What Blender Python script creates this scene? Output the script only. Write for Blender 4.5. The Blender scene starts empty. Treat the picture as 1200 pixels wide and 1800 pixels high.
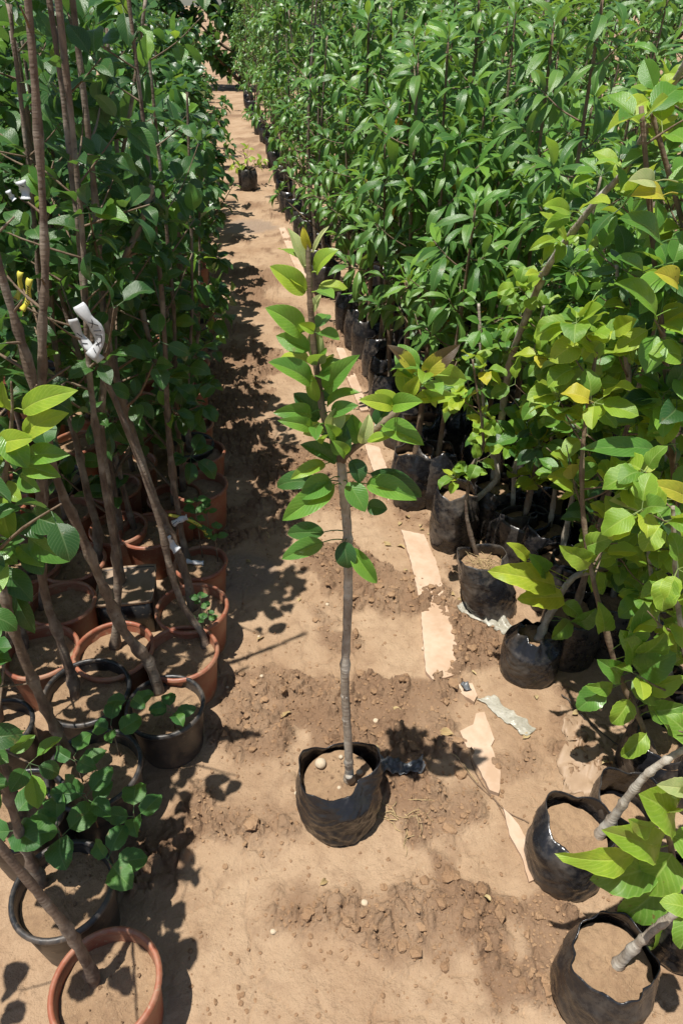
import bpy, math, random
import numpy as np
from mathutils import Vector, Matrix

# ------------------------------------------------------------------ camera, sky, sun, exposure
scene = bpy.context.scene
COL = scene.collection
H = 1.65                       # camera height (m)
PITCH = math.radians(36.0)     # looking down
F = 1230.0                     # focal length in pixels of the 1200 x 1800 photograph
cam_d = bpy.data.cameras.new('camera'); cam = bpy.data.objects.new('camera', cam_d); COL.objects.link(cam)
cam.location = (0, 0, H); cam.rotation_euler = (math.radians(90) - PITCH, 0, 0)
cam_d.sensor_fit = 'VERTICAL'; cam_d.sensor_height = 36.0; cam_d.lens = 36.0 * F / 1800.0
cam_d.clip_start = 0.02; cam_d.clip_end = 2000
scene.camera = cam

SUNV = Vector((-0.18, -0.165, 1.0)).normalized()    # towards the sun
ELEV = math.asin(SUNV.z); AZ = math.atan2(SUNV.x, SUNV.y)
world = bpy.data.worlds.new('World'); scene.world = world; world.use_nodes = True
wn = world.node_tree.nodes; wl = world.node_tree.links
sky = wn.new('ShaderNodeTexSky'); sky.sky_type = 'NISHITA'; sky.sun_disc = False
sky.sun_elevation = ELEV; sky.sun_rotation = AZ % (2 * math.pi)
bg = wn['Background']; bg.inputs['Strength'].default_value = 0.075
wl.new(sky.outputs[0], bg.inputs['Color'])
sun_d = bpy.data.lights.new('sun', 'SUN'); sun_d.energy = 5.0; sun_d.angle = math.radians(0.53); sun_d.color = (1.0, 0.955, 0.88)
sun = bpy.data.objects.new('sun', sun_d); COL.objects.link(sun); sun.location = (-2, -2, 8)
sun.rotation_euler = SUNV.to_track_quat('Z', 'Y').to_euler()
vs = scene.view_settings
vs.view_transform = 'Standard'; vs.look = 'None'; vs.gamma = 1.0; vs.use_curve_mapping = False; vs.exposure = 0.45
scene.render.engine = 'CYCLES'

# ------------------------------------------------------------------ pixel -> place helpers
SP, CP = math.sin(PITCH), math.cos(PITCH)
CAMP = Vector((0, 0, H))
def ray(x, y):
    a = (x - 600) / F; b = -(y - 900) / F
    return Vector((a, b * SP + CP, b * CP - SP))
def G(x, y, z=0.0):                      # point where the pixel's ray meets the height z
    d = ray(x, y); return CAMP + d * ((z - H) / d.z)
def At(x, y, Y):                         # point on the pixel's ray at the distance Y in front
    d = ray(x, y); return CAMP + d * (Y / d.y)
def depth(p): return p.y * CP + (H - p.z) * SP
def xR(Y): return 0.228 - 0.161 * (Y - 2.27)      # the edge of the right-hand block on the ground
def xL(Y): return -0.445 - 0.161 * (Y - 2.10)     # the edge of the left-hand block

# ------------------------------------------------------------------ materials
def newmat(name):
    m = bpy.data.materials.new(name); m.use_nodes = True
    nt = m.node_tree; nt.nodes.clear()
    out = nt.nodes.new('ShaderNodeOutputMaterial')
    return m, nt, out
class N:
    def __init__(s, nt): s.nt = nt
    def __call__(s, typ, ins=None, **kw):
        n = s.nt.nodes.new(typ)
        for k, v in kw.items(): setattr(n, k, v)
        for k, v in (ins or {}).items():
            if isinstance(v, bpy.types.NodeSocket): s.nt.links.new(v, n.inputs[k])
            else: n.inputs[k].default_value = v
        return n
    def math(s, op, a, b=0.0, c=None, clamp=False):
        n = s.nt.nodes.new('ShaderNodeMath'); n.operation = op; n.use_clamp = clamp
        for i, v in enumerate((a, b) if c is None else (a, b, c)):
            if isinstance(v, bpy.types.NodeSocket): s.nt.links.new(v, n.inputs[i])
            else: n.inputs[i].default_value = v
        return n.outputs[0]
    def mix(s, f, a, b, blend='MIX'):
        n = s.nt.nodes.new('ShaderNodeMix'); n.data_type = 'RGBA'; n.blend_type = blend
        for k, v in ((0, f), (6, a), (7, b)):
            if isinstance(v, bpy.types.NodeSocket): s.nt.links.new(v, n.inputs[k])
            else: n.inputs[k].default_value = v if k == 0 else (*v[:3], 1.0)
        return n.outputs[2]
    def noise(s, vec, scale, detail=4, rough=0.55, dist=0.0):
        return s('ShaderNodeTexNoise', {'Vector': vec, 'Scale': scale, 'Detail': detail, 'Roughness': rough, 'Distortion': dist}).outputs[0]
    def ramp(s, fac, a, b, va=0.0, vb=1.0):
        n = s('ShaderNodeMapRange', {'Value': fac, 'From Min': a, 'From Max': b, 'To Min': va, 'To Max': vb}); n.clamp = True
        return n.outputs[0]

def leaf_mat(name, cols, under, trans_col, trans=0.42, rough=0.36, vein=0.25, spots=0.0, spotcol=(0.12, 0.06, 0.02), nveins=34.0, browntip=0.0, spec=0.5):
    m, nt, out = newmat(name); n = N(nt)
    oi = n('ShaderNodeObjectInfo'); geo = n('ShaderNodeNewGeometry'); tc = n('ShaderNodeTexCoord')
    r = n.math('FRACT', n.math('ADD', oi.outputs['Random'], n.math('MULTIPLY', geo.outputs['Random Per Island'], 7.31)))
    cr = n('ShaderNodeValToRGB', {'Fac': r}); el = cr.color_ramp.elements
    while len(el) < len(cols): el.new(0.5)
    for i, c in enumerate(cols):
        el[i].position = i / (len(cols) - 1); el[i].color = (*c, 1)
    uv = n('ShaderNodeSeparateXYZ', {0: tc.outputs['UV']})
    au = n.math('ABSOLUTE', n.math('SUBTRACT', uv.outputs[0], 0.5))
    ph = n.math('MULTIPLY', n.math('SUBTRACT', uv.outputs[1], n.math('MULTIPLY', au, 0.62)), nveins)
    vv = n.math('POWER', n.math('ABSOLUTE', n.math('SINE', ph)), 10.0)
    mid = n.ramp(au, 0.016, 0.045, 1.0, 0.0)
    vmask = n.math('MAXIMUM', n.math('MULTIPLY', vv, 0.45), mid)
    ob = tc.outputs['Object']
    mott = n.noise(ob, 55.0, 3)
    base = n.mix(n.ramp(mott, 0.35, 0.7), cr.outputs[0], n.mix(1.0, cr.outputs[0], (0.72, 0.82, 0.7), 'MULTIPLY'))
    vc = n.mix(0.25, n.mix(1.0, base, (1.7, 1.45, 1.6), 'MULTIPLY'), (0.40, 0.45, 0.22))
    base = n.mix(n.math('MULTIPLY', vmask, min(vein * 3.2, 1.0)), base, vc)
    wear = n.math('MULTIPLY', n.ramp(n.noise(n('ShaderNodeVectorMath', {0: ob, 1: n('ShaderNodeCombineXYZ', {0: n.math('MULTIPLY', r, 40.0)}).outputs[0]}, operation='ADD').outputs[0], 3.2, 4, 0.65), 0.63, 0.70), 0.7)
    base = n.mix(wear, base, (0.20, 0.17, 0.06))
    base = n.mix(n.ramp(au, 0.455, 0.49, 0.0, 0.45), base, n.mix(1.0, base, (2.2, 1.9, 2.0), 'MULTIPLY'))
    if spots > 0:
        sp = n.ramp(n.noise(ob, 90.0, 2, 0.5), 0.72 - 0.12 * spots, 0.76 - 0.12 * spots)
        base = n.mix(sp, base, spotcol)
    if browntip > 0:
        bt = n.ramp(n.math('ADD', uv.outputs[1], n.math('MULTIPLY', n.math('SUBTRACT', n.noise(ob, 60.0, 4), 0.5), 0.9)), 1.0 - browntip, 1.06 - browntip)
        base = n.mix(bt, base, (0.06, 0.032, 0.02))
    col = n.mix(geo.outputs['Backfacing'], base, n.mix(0.65, base, under))
    ht = n.math('ADD', n.math('MULTIPLY', vmask, -0.6), n.math('MULTIPLY', n.noise(ob, 140.0, 3), 0.7))
    bump = n('ShaderNodeBump', {'Height': ht, 'Strength': 0.35, 'Distance': 0.0016})
    bs = n('ShaderNodeBsdfPrincipled', {'Base Color': col, 'Roughness': n.ramp(mott, 0.3, 0.75, rough - 0.06, rough + 0.14), 'Normal': bump.outputs[0], 'Specular IOR Level': spec})
    tcol = n.mix(0.5, n.mix(1.0, base, trans_col, 'MULTIPLY'), trans_col)
    tcol = n.mix(n.math('MULTIPLY', vmask, 0.35), tcol, n.mix(1.0, tcol, (0.6, 0.6, 0.5), 'MULTIPLY'))
    tr = n('ShaderNodeBsdfTranslucent', {'Color': tcol, 'Normal': bump.outputs[0]})
    mx = n('ShaderNodeMixShader', {0: trans, 1: bs.outputs[0], 2: tr.outputs[0]})
    nt.links.new(mx.outputs[0], out.inputs[0])
    return m

MAT = {}
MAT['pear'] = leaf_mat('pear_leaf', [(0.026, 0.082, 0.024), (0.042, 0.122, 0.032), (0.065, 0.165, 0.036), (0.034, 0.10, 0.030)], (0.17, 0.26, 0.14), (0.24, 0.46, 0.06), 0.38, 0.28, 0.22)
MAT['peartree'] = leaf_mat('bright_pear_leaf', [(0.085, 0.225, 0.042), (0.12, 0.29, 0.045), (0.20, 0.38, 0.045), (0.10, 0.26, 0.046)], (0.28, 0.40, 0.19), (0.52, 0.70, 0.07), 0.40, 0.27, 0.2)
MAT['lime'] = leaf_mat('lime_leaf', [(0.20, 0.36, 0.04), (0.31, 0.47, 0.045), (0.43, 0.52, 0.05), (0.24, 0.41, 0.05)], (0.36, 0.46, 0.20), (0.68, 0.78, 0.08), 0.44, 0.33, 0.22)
MAT['apple'] = leaf_mat('apple_leaf', [(0.11, 0.25, 0.034), (0.18, 0.34, 0.04), (0.30, 0.45, 0.042), (0.14, 0.29, 0.042)], (0.31, 0.42, 0.20), (0.58, 0.72, 0.07), 0.42, 0.42, 0.35, spots=0.25, spotcol=(0.15, 0.12, 0.03), nveins=26.0)
MAT['lance'] = leaf_mat('narrow_leaf', [(0.055, 0.155, 0.036), (0.090, 0.215, 0.044), (0.16, 0.30, 0.058), (0.070, 0.180, 0.044)], (0.16, 0.26, 0.13), (0.34, 0.54, 0.07), 0.36, 0.28, 0.25, nveins=44.0)
MAT['small'] = leaf_mat('small_leaf', [(0.04, 0.14, 0.035), (0.06, 0.18, 0.04), (0.09, 0.22, 0.04)], (0.18, 0.28, 0.13), (0.24, 0.44, 0.06), 0.40, 0.42, 0.2)
MAT['yellow'] = leaf_mat('yellowing_leaf', [(0.48, 0.46, 0.04), (0.58, 0.52, 0.05), (0.44, 0.48, 0.05)], (0.45, 0.42, 0.15), (0.75, 0.62, 0.05), 0.42, 0.4, 0.2, spots=0.35)
MAT['burnt'] = leaf_mat('scorched_leaf', [(0.42, 0.40, 0.04), (0.38, 0.38, 0.05)], (0.40, 0.38, 0.15), (0.65, 0.58, 0.06), 0.35, 0.5, 0.2, browntip=0.5)
MAT['pale'] = leaf_mat('pale_leaf', [(0.46, 0.52, 0.22), (0.54, 0.58, 0.26)], (0.5, 0.55, 0.3), (0.75, 0.80, 0.25), 0.42, 0.42, 0.15)
MAT['orange'] = leaf_mat('orange_leaf', [(0.45, 0.25, 0.03), (0.42, 0.30, 0.04)], (0.45, 0.3, 0.1), (0.7, 0.4, 0.05), 0.40, 0.45, 0.2, spots=0.3)
MAT['dry'] = leaf_mat('dry_leaf', [(0.42, 0.29, 0.14), (0.50, 0.38, 0.20), (0.34, 0.22, 0.10)], (0.4, 0.3, 0.17), (0.4, 0.26, 0.1), 0.12, 0.7, 0.2)

def bark_mat(name, c1, c2, c3, lich=0.3):
    m, nt, out = newmat(name); n = N(nt)
    tc = n('ShaderNodeTexCoord'); ob = tc.outputs['Object']
    st = n('ShaderNodeMapping', {'Vector': ob, 'Scale': (1.0, 1.0, 0.35)}).outputs[0]
    a = n.noise(st, 60.0, 5, 0.65); b = n.noise(ob, 16.0, 3); c = n.noise(ob, 130.0, 3)
    col = n.mix(n.ramp(a, 0.35, 0.68), c1, c2)
    col = n.mix(n.math('MULTIPLY', n.ramp(b, 0.5, 0.68), lich * 2.2), col, c3)
    col = n.mix(n.ramp(c, 0.62, 0.70, 0, 0.6), col, (0.05, 0.035, 0.025))
    ring = n('ShaderNodeTexNoise', {'Vector': n('ShaderNodeMapping', {'Vector': ob, 'Scale': (0.3, 0.3, 3.0)}).outputs[0], 'Scale': 55.0, 'Detail': 3}).outputs[0]
    ht = n.math('ADD', n.math('MULTIPLY', a, 0.7), n.math('MULTIPLY', ring, 0.6))
    bump = n('ShaderNodeBump', {'Height': ht, 'Strength': 0.75, 'Distance': 0.004})
    bs = n('ShaderNodeBsdfPrincipled', {'Base Color': col, 'Roughness': 0.82, 'Normal': bump.outputs[0]})
    nt.links.new(bs.outputs[0], out.inputs[0]); return m
MAT['bark'] = bark_mat('grey_brown_bark', (0.085, 0.056, 0.040), (0.21, 0.155, 0.11), (0.32, 0.275, 0.22), 0.35)
MAT['bark_red'] = bark_mat('young_brown_bark', (0.105, 0.066, 0.040), (0.20, 0.14, 0.088), (0.27, 0.22, 0.15), 0.3)
MAT['bark_grey'] = bark_mat('pale_grey_bark', (0.24, 0.19, 0.14), (0.42, 0.37, 0.30), (0.55, 0.52, 0.45), 0.45)

def pot_mat(name, c1, c2, dust, rough):
    m, nt, out = newmat(name); n = N(nt)
    tc = n('ShaderNodeTexCoord'); ob = tc.outputs['Object']; oi = n('ShaderNodeObjectInfo')
    v = n('ShaderNodeVectorMath', {0: ob, 1: n('ShaderNodeCombineXYZ', {0: n.math('MULTIPLY', oi.outputs['Random'], 9.0)}).outputs[0]}, operation='ADD').outputs[0]
    a = n.noise(v, 7.0, 5, 0.6); b = n.noise(v, 45.0, 4, 0.6)
    z = n('ShaderNodeSeparateXYZ', {0: ob}).outputs[2]
    col = n.mix(n.ramp(a, 0.3, 0.7), c1, c2)
    d = n.math('MULTIPLY', n.ramp(n.math('ADD', n.math('MULTIPLY', a, 0.6), n.math('MULTIPLY', b, 0.5)), 0.50, 0.72), 0.75)
    d = n.math('ADD', d, n.math('MULTIPLY', n.ramp(n.math('ADD', z, n.math('MULTIPLY', a, -0.06)), 0.0, -0.035), 0.7), clamp=True)
    col = n.mix(n.ramp(oi.outputs['Random'], 0.0, 1.0, 0.0, 0.35), col, n.mix(1.0, col, (0.55, 0.55, 0.6), 'MULTIPLY'))
    col = n.mix(d, col, dust)
    col = n.mix(n.ramp(n.noise(v, 90.0, 2, 0.5), 0.66, 0.70, 0, 0.8), col, dust)
    sc = n('ShaderNodeTexNoise', {'Vector': n('ShaderNodeMapping', {'Vector': v, 'Scale': (1, 1, 12)}).outputs[0], 'Scale': 14.0, 'Detail': 3}).outputs[0]
    bump = n('ShaderNodeBump', {'Height': n.math('ADD', n.math('MULTIPLY', sc, 0.5), b), 'Strength': 0.22, 'Distance': 0.003})
    bs = n('ShaderNodeBsdfPrincipled', {'Base Color': col, 'Roughness': n.math('ADD', n.math('MULTIPLY', d, 0.35), rough), 'Normal': bump.outputs[0]})
    nt.links.new(bs.outputs[0], out.inputs[0]); return m
MAT['terracotta'] = pot_mat('terracotta_plastic', (0.27, 0.085, 0.045), (0.36, 0.125, 0.068), (0.33, 0.21, 0.13), 0.42)
MAT['blackpot'] = pot_mat('black_plastic_pot', (0.016, 0.017, 0.018), (0.03, 0.032, 0.034), (0.13, 0.10, 0.075), 0.36)

def bag_mat(name, dustamt):
    m, nt, out = newmat(name); n = N(nt)
    tc = n('ShaderNodeTexCoord'); ob = tc.outputs['Object']; oi = n('ShaderNodeObjectInfo')
    v = n('ShaderNodeVectorMath', {0: ob, 1: n('ShaderNodeCombineXYZ', {0: n.math('MULTIPLY', oi.outputs['Random'], 9.0)}).outputs[0]}, operation='ADD').outputs[0]
    a = n.noise(v, 9.0, 5, 0.62); b = n.noise(v, 60.0, 4, 0.6)
    d = n.math('MULTIPLY', n.ramp(n.math('ADD', n.math('MULTIPLY', a, 0.75), n.math('MULTIPLY', b, 0.35)), 0.50, 0.75), dustamt)
    col = n.mix(d, (0.013, 0.013, 0.015), (0.17, 0.14, 0.11))
    w1 = n('ShaderNodeTexNoise', {'Vector': n('ShaderNodeMapping', {'Vector': v, 'Scale': (0.8, 0.8, 3.2)}).outputs[0], 'Scale': 26.0, 'Detail': 4, 'Roughness': 0.5, 'Distortion': 0.6}).outputs[0]
    w2 = n('ShaderNodeTexNoise', {'Vector': v, 'Scale': 14.0, 'Detail': 2, 'Distortion': 1.5}).outputs[0]
    ht = n.math('ADD', n.math('MULTIPLY', w1, 0.6), n.math('MULTIPLY', n.math('ABSOLUTE', n.math('SUBTRACT', w2, 0.5)), 2.2))
    bump = n('ShaderNodeBump', {'Height': ht, 'Strength': 0.30, 'Distance': 0.006})
    bs = n('ShaderNodeBsdfPrincipled', {'Base Color': col, 'Roughness': n.math('ADD', n.math('MULTIPLY', d, 0.5), 0.23), 'Normal': bump.outputs[0], 'Specular IOR Level': 0.42})
    nt.links.new(bs.outputs[0], out.inputs[0]); return m
MAT['bag'] = bag_mat('black_polythene', 0.45)
MAT['bag_clean'] = bag_mat('shiny_black_polythene', 0.10)
MAT['bag_dusty'] = bag_mat('dusty_black_polythene', 0.75)

def earth_mat(name, dry, mid, damp, attr=False, scale=1.0):
    m, nt, out = newmat(name); n = N(nt)
    tc = n('ShaderNodeTexCoord'); ob = tc.outputs['Object']
    a = n.noise(ob, 2.6 * scale, 6, 0.6); b = n.noise(ob, 19.0 * scale, 6, 0.65); c = n.noise(ob, 150.0, 4, 0.6); e = n.noise(ob, 420.0, 2, 0.5)
    col = n.mix(n.ramp(a, 0.38, 0.64), dry, mid)
    col = n.mix(n.ramp(b, 0.48, 0.74, 0, 0.45), col, damp)
    if attr:
        at = n('ShaderNodeAttribute', attribute_name='damp')
        col = n.mix(n.math('MULTIPLY', at.outputs['Fac'], 0.8), col, damp)
        wet = n('ShaderNodeAttribute', attribute_name='wet')
        col = n.mix(n.math('MULTIPLY', wet.outputs['Fac'], 0.75), col, (0.27, 0.20, 0.15))
    col = n.mix(n.ramp(c, 0.60, 0.72, 0, 0.35), col, (0.45, 0.35, 0.23))
    col = n.mix(n.ramp(e, 0.64, 0.70, 0, 0.5), col, (0.14, 0.085, 0.05))
    ht = n.math('ADD', n.math('MULTIPLY', n.noise(ob, 42.0, 6, 0.68), 1.0), n.math('MULTIPLY', c, 0.25))
    bump = n('ShaderNodeBump', {'Height': ht, 'Strength': 0.85, 'Distance': 0.014})
    rough = 0.93
    if attr: rough = n.ramp(wet.outputs['Fac'], 0.0, 1.0, 0.93, 0.55)
    bs = n('ShaderNodeBsdfPrincipled', {'Base Color': col, 'Roughness': rough, 'Normal': bump.outputs[0], 'Specular IOR Level': 0.3})
    nt.links.new(bs.outputs[0], out.inputs[0]); return m
MAT['ground'] = earth_mat('sandy_mud', (0.41, 0.287, 0.182), (0.315, 0.203, 0.120), (0.165, 0.094, 0.053), True)
MAT['soil'] = earth_mat('pot_soil', (0.34, 0.225, 0.132), (0.26, 0.165, 0.095), (0.13, 0.08, 0.05), False, 3.0)
MAT['clod'] = earth_mat('clod_earth', (0.35, 0.22, 0.125), (0.25, 0.148, 0.08), (0.20, 0.11, 0.06), False, 2.0)

def plain_mat(name, c1, c2, scale, rough, bumpd=0.002, trans=0.0):
    m, nt, out = newmat(name); n = N(nt)
    ob = n('ShaderNodeTexCoord').outputs['Object']
    a = n.noise(ob, scale, 5, 0.62); b = n.noise(ob, scale * 7, 4, 0.6)
    col = n.mix(n.ramp(n.math('ADD', n.math('MULTIPLY', a, 0.7), n.math('MULTIPLY', b, 0.3)), 0.38, 0.62), c1, c2)
    bump = n('ShaderNodeBump', {'Height': n.math('ADD', a, n.math('MULTIPLY', b, 0.4)), 'Strength': 0.5, 'Distance': bumpd})
    bs = n('ShaderNodeBsdfPrincipled', {'Base Color': col, 'Roughness': rough, 'Normal': bump.outputs[0]})
    sh = bs.outputs[0]
    if trans > 0:
        tr = n('ShaderNodeBsdfTransparent', {'Color': (0.9, 0.92, 0.88, 1)})
        sh = n('ShaderNodeMixShader', {0: trans, 1: sh, 2: tr.outputs[0]}).outputs[0]
    nt.links.new(sh, out.inputs[0]); return m
MAT['board'] = plain_mat('pale_pink_board', (0.52, 0.385, 0.28), (0.40, 0.27, 0.175), 6.0, 0.85)
MAT['stone'] = plain_mat('pale_stone', (0.52, 0.43, 0.31), (0.40, 0.31, 0.21), 30.0, 0.9, 0.004)
MAT['tag_white'] = plain_mat('white_tag', (0.62, 0.63, 0.65), (0.52, 0.53, 0.54), 40.0, 0.5, 0.0005)
MAT['tag_yellow'] = plain_mat('yellow_tag', (0.62, 0.55, 0.05), (0.55, 0.50, 0.08), 40.0, 0.5, 0.0005)
MAT['ink'] = plain_mat('black_ink', (0.015, 0.015, 0.018), (0.02, 0.02, 0.02), 40.0, 0.5, 0.0003)
MAT['film'] = plain_mat('clear_film', (0.66, 0.63, 0.55), (0.45, 0.42, 0.34), 25.0, 0.22, 0.006, 0.5)
MAT['scrap'] = plain_mat('grey_plastic_scrap', (0.16, 0.17, 0.18), (0.03, 0.03, 0.032), 14.0, 0.3, 0.005)
MAT['twig'] = plain_mat('dry_twig', (0.20, 0.13, 0.075), (0.11, 0.07, 0.045), 40.0, 0.85)
MAT['straw'] = plain_mat('dry_straw', (0.50, 0.38, 0.19), (0.34, 0.24, 0.12), 40.0, 0.8)
MAT['mat_sheet'] = plain_mat('mud_stained_sheet', (0.34, 0.235, 0.15), (0.27, 0.18, 0.11), 12.0, 0.6, 0.003)
MAT['cord'] = plain_mat('dark_cord', (0.05, 0.045, 0.04), (0.09, 0.07, 0.05), 40.0, 0.7)
MAT['hill'] = plain_mat('far_bush', (0.03, 0.08, 0.02), (0.05, 0.11, 0.03), 3.0, 0.8, 0.05)

# ------------------------------------------------------------------ numpy noise
def _h(ix, iy, s):
    n = (ix.astype(np.int64) * 374761393 + iy.astype(np.int64) * 668265263 + s * 1274126177) & 0x7fffffff
    n = ((n ^ (n >> 13)) * 1274126177) & 0x7fffffff
    n = n ^ (n >> 16)
    return (n & 0xffff) / 65535.0
def vnoise(x, y, s=0):
    ix = np.floor(x); iy = np.floor(y); fx = x - ix; fy = y - iy
    fx = fx * fx * fx * (fx * (fx * 6 - 15) + 10); fy = fy * fy * fy * (fy * (fy * 6 - 15) + 10)
    a = _h(ix, iy, s); b = _h(ix + 1, iy, s); c = _h(ix, iy + 1, s); d = _h(ix + 1, iy + 1, s)
    return (a * (1 - fx) + b * fx) * (1 - fy) + (c * (1 - fx) + d * fx) * fy
def fbm(x, y, s=0, o=4, g=0.5):
    v = 0; a = 1.0; t = 0
    for i in range(o):
        c, sn = math.cos(0.7 * i), math.sin(0.7 * i)
        v = v + a * vnoise((x * c - y * sn) * 2 ** i + 17.3 * i, (x * sn + y * c) * 2 ** i + 5.1 * i, s + i); t += a; a *= g
    return v / t
def worley(x, y, s=0):
    ix = np.floor(x); iy = np.floor(y); d1 = np.full(x.shape, 9.0); d2 = np.full(x.shape, 9.0)
    for i in (-1, 0, 1):
        for j in (-1, 0, 1):
            cx = ix + i; cy = iy + j
            d = np.hypot(cx + _h(cx, cy, s) - x, cy + _h(cx, cy, s + 7) - y)
            d2 = np.minimum(np.maximum(d1, d), d2); d1 = np.minimum(d1, d)
    return d1, d2
def sst(x, a, b):
    t = np.clip((x - a) / (b - a), 0, 1); return t * t * (3 - 2 * t)
def blob(x, y, p, rx, ry=None):
    ry = ry or rx
    return np.exp(-(((x - p.x) / rx) ** 2 + ((y - p.y) / ry) ** 2))

_rough_c = [(G(740, 1230), .20, .11), (G(600, 1130), .10, .06), (G(520, 900), .16, .20), (G(790, 1420), .13, .10), (G(440, 800), .14, .30), (G(620, 890), .12, .12),
            (G(450, 480), .35, .5), (G(430, 620), .2, .35), (G(700, 1620), .2, .1), (G(480, 1180), .08, .06), (G(420, 1300), .14, .12), (G(470, 1440), .12, .10), (G(900, 1350), .10, .08), (G(430, 720), .2, .3), (G(540, 1600), .14, .10)]
_wet_c = [(G(430, 1020), .12, .14), (G(440, 400), .3, .3)]
def rough_mask(x, y):
    m = 0
    for p, a, b in _rough_c: m = m + blob(x, y, p, a, b)
    n = fbm(x * 4.5, y * 4.5, 11, 4)
    return np.clip(sst(m * 0.9 + (n - 0.5) * 2.4, 0.18, 0.75) * 0.9 + 0.7 * sst(n, 0.51, 0.64), 0, 1)
def wet_mask(x, y):
    m = 0
    for p, a, b in _wet_c: m = m + blob(x, y, p, a, b)
    n = fbm(x * 5, y * 5, 31, 4)
    return sst(m + (n - 0.5) * 0.9, 0.45, 0.7)
def ground_h(x, y):
    x = np.asarray(x, float); y = np.asarray(y, float)
    m = rough_mask(x, y) * (1 - wet_mask(x, y))
    h = 0.016 * (fbm(x * 1.6, y * 1.6, 3, 3) - 0.5)
    wx = x + 0.02 * (fbm(x * 22, y * 22, 5, 3) - .5); wy = y + 0.02 * (fbm(x * 22, y * 22, 6, 3) - .5)
    d1, d2 = worley(wx * 26, wy * 26, 3)
    e1, e2 = worley(wx * 60 + 3, wy * 60, 9)
    crack = sst(d2 - d1, 0.0, 0.22)
    clod = 0.028 * crack * (0.4 + 0.9 * _h(np.floor(wx * 26), np.floor(wy * 26), 2)) * sst(fbm(x * 13, y * 13, 41, 3), 0.30, 0.62)
    clod = clod + 0.010 * sst(e2 - e1, 0.0, 0.3) * vnoise(wx * 40, wy * 40, 8) + 0.034 * np.abs(fbm(x * 9, y * 9, 21, 4) - 0.5)
    h = h + m * (clod - 0.006)
    h = h + (1 - m) * (0.0075 * (fbm(x * 26, y * 26, 51, 5, .6) - 0.5) + 0.018 * (fbm(x * 6, y * 6, 61, 3) - 0.5))
    # shallow cracks and prints on the smooth mud
    q1, q2 = worley(wx * 11, wy * 11, 13)
    h = h - (1 - m) * 0.007 * (1 - sst(q2 - q1, 0.0, 0.06)) * sst(fbm(x * 5, y * 5, 71, 3), 0.50, 0.60)
    return h

# ------------------------------------------------------------------ mesh helpers
def mesh(name, v, f, mat, smooth=True, uvs=None):
    me = bpy.data.meshes.new(name); me.from_pydata([tuple(p) for p in v], [], f)
    if mat: me.materials.append(MAT[mat] if isinstance(mat, str) else mat)
    if smooth: me.shade_smooth()
    if uvs is not None:
        uvl = me.uv_layers.new(name='UVMap'); li = np.empty(len(me.loops), dtype=np.int32); me.loops.foreach_get('vertex_index', li)
        uvl.data.foreach_set('uv', np.asarray(uvs, dtype=np.float32)[li].ravel())
        e = np.empty(len(me.edges) * 2, dtype=np.int32); me.edges.foreach_get('vertices', e); e = e.reshape(-1, 2)
        ua = np.asarray(uvs, dtype=np.float32); mid = (np.abs(ua[e[:, 0], 0] - .5) < 1e-4) & (np.abs(ua[e[:, 1], 0] - .5) < 1e-4) & (np.abs(ua[e[:, 0], 1] - ua[e[:, 1], 1]) > 1e-4)
        if len(e) < 400:
            at = me.attributes.get('sharp_edge') or me.attributes.new('sharp_edge', 'BOOLEAN', 'EDGE'); at.data.foreach_set('value', mid)
    me.update(); return me
def obj(name, me, parent=None, loc=None):
    o = bpy.data.objects.new(name, me); COL.objects.link(o)
    if parent is not None: o.parent = parent
    if loc is not None: o.location = loc
    return o
def tag(o, label, cat, group=None):
    o['label'] = label; o['category'] = cat
    if group: o['group'] = group
    return o
def thing(name, label, cat, loc, group=None):
    o = bpy.data.objects.new(name, None); COL.objects.link(o); o.location = loc; o.empty_display_size = 0.05
    return tag(o, label, cat, group)

def smooth_path(pts, rad, n):
    P = [Vector(p) for p in pts]; k = len(P); outp, outr = [], []
    for i in range(n + 1):
        t = i / n * (k - 1); a = min(int(t), k - 2); u = t - a
        p0 = P[max(a - 1, 0)]; p1 = P[a]; p2 = P[a + 1]; p3 = P[min(a + 2, k - 1)]
        q = 0.5 * ((2 * p1) + (p2 - p0) * u + (2 * p0 - 5 * p1 + 4 * p2 - p3) * u * u + (3 * p1 - p0 - 3 * p2 + p3) * u ** 3)
        outp.append(q); outr.append(rad[a] * (1 - u) + rad[a + 1] * u)
    return outp, outr
def tube_geom(pts, rad, n=24, sides=8, lump=0.0, rng=random, cap=True):
    if len(pts) > 2 or n > 1: P, R = smooth_path(pts, rad, n)
    else: P, R = [Vector(p) for p in pts], list(rad)
    v, f = [], []; k = len(P); ref = Vector((0.3, 1, 0.1))
    for i, p in enumerate(P):
        t = (P[min(i + 1, k - 1)] - P[max(i - 1, 0)])
        t = t.normalized() if t.length > 1e-9 else Vector((0, 0, 1))
        a = t.cross(ref)
        if a.length < 1e-3: a = t.cross(Vector((1, 0, 0)))
        a.normalize(); b = t.cross(a)
        node = 1.0 + (lump * 1.6 if rng.random() < 0.16 else 0)
        for s in range(sides):
            an = 2 * math.pi * s / sides; r = R[i] * node * (1 + lump * (rng.random() - 0.5))
            v.append(p + (a * math.cos(an) + b * math.sin(an)) * r)
    for i in range(k - 1):
        for s in range(sides):
            s2 = (s + 1) % sides
            f.append((i * sides + s, i * sides + s2, (i + 1) * sides + s2, (i + 1) * sides + s))
    if cap:
        f.append(tuple(range(sides - 1, -1, -1))); f.append(tuple((k - 1) * sides + s for s in range(sides)))
    return v, f, P, R

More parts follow.
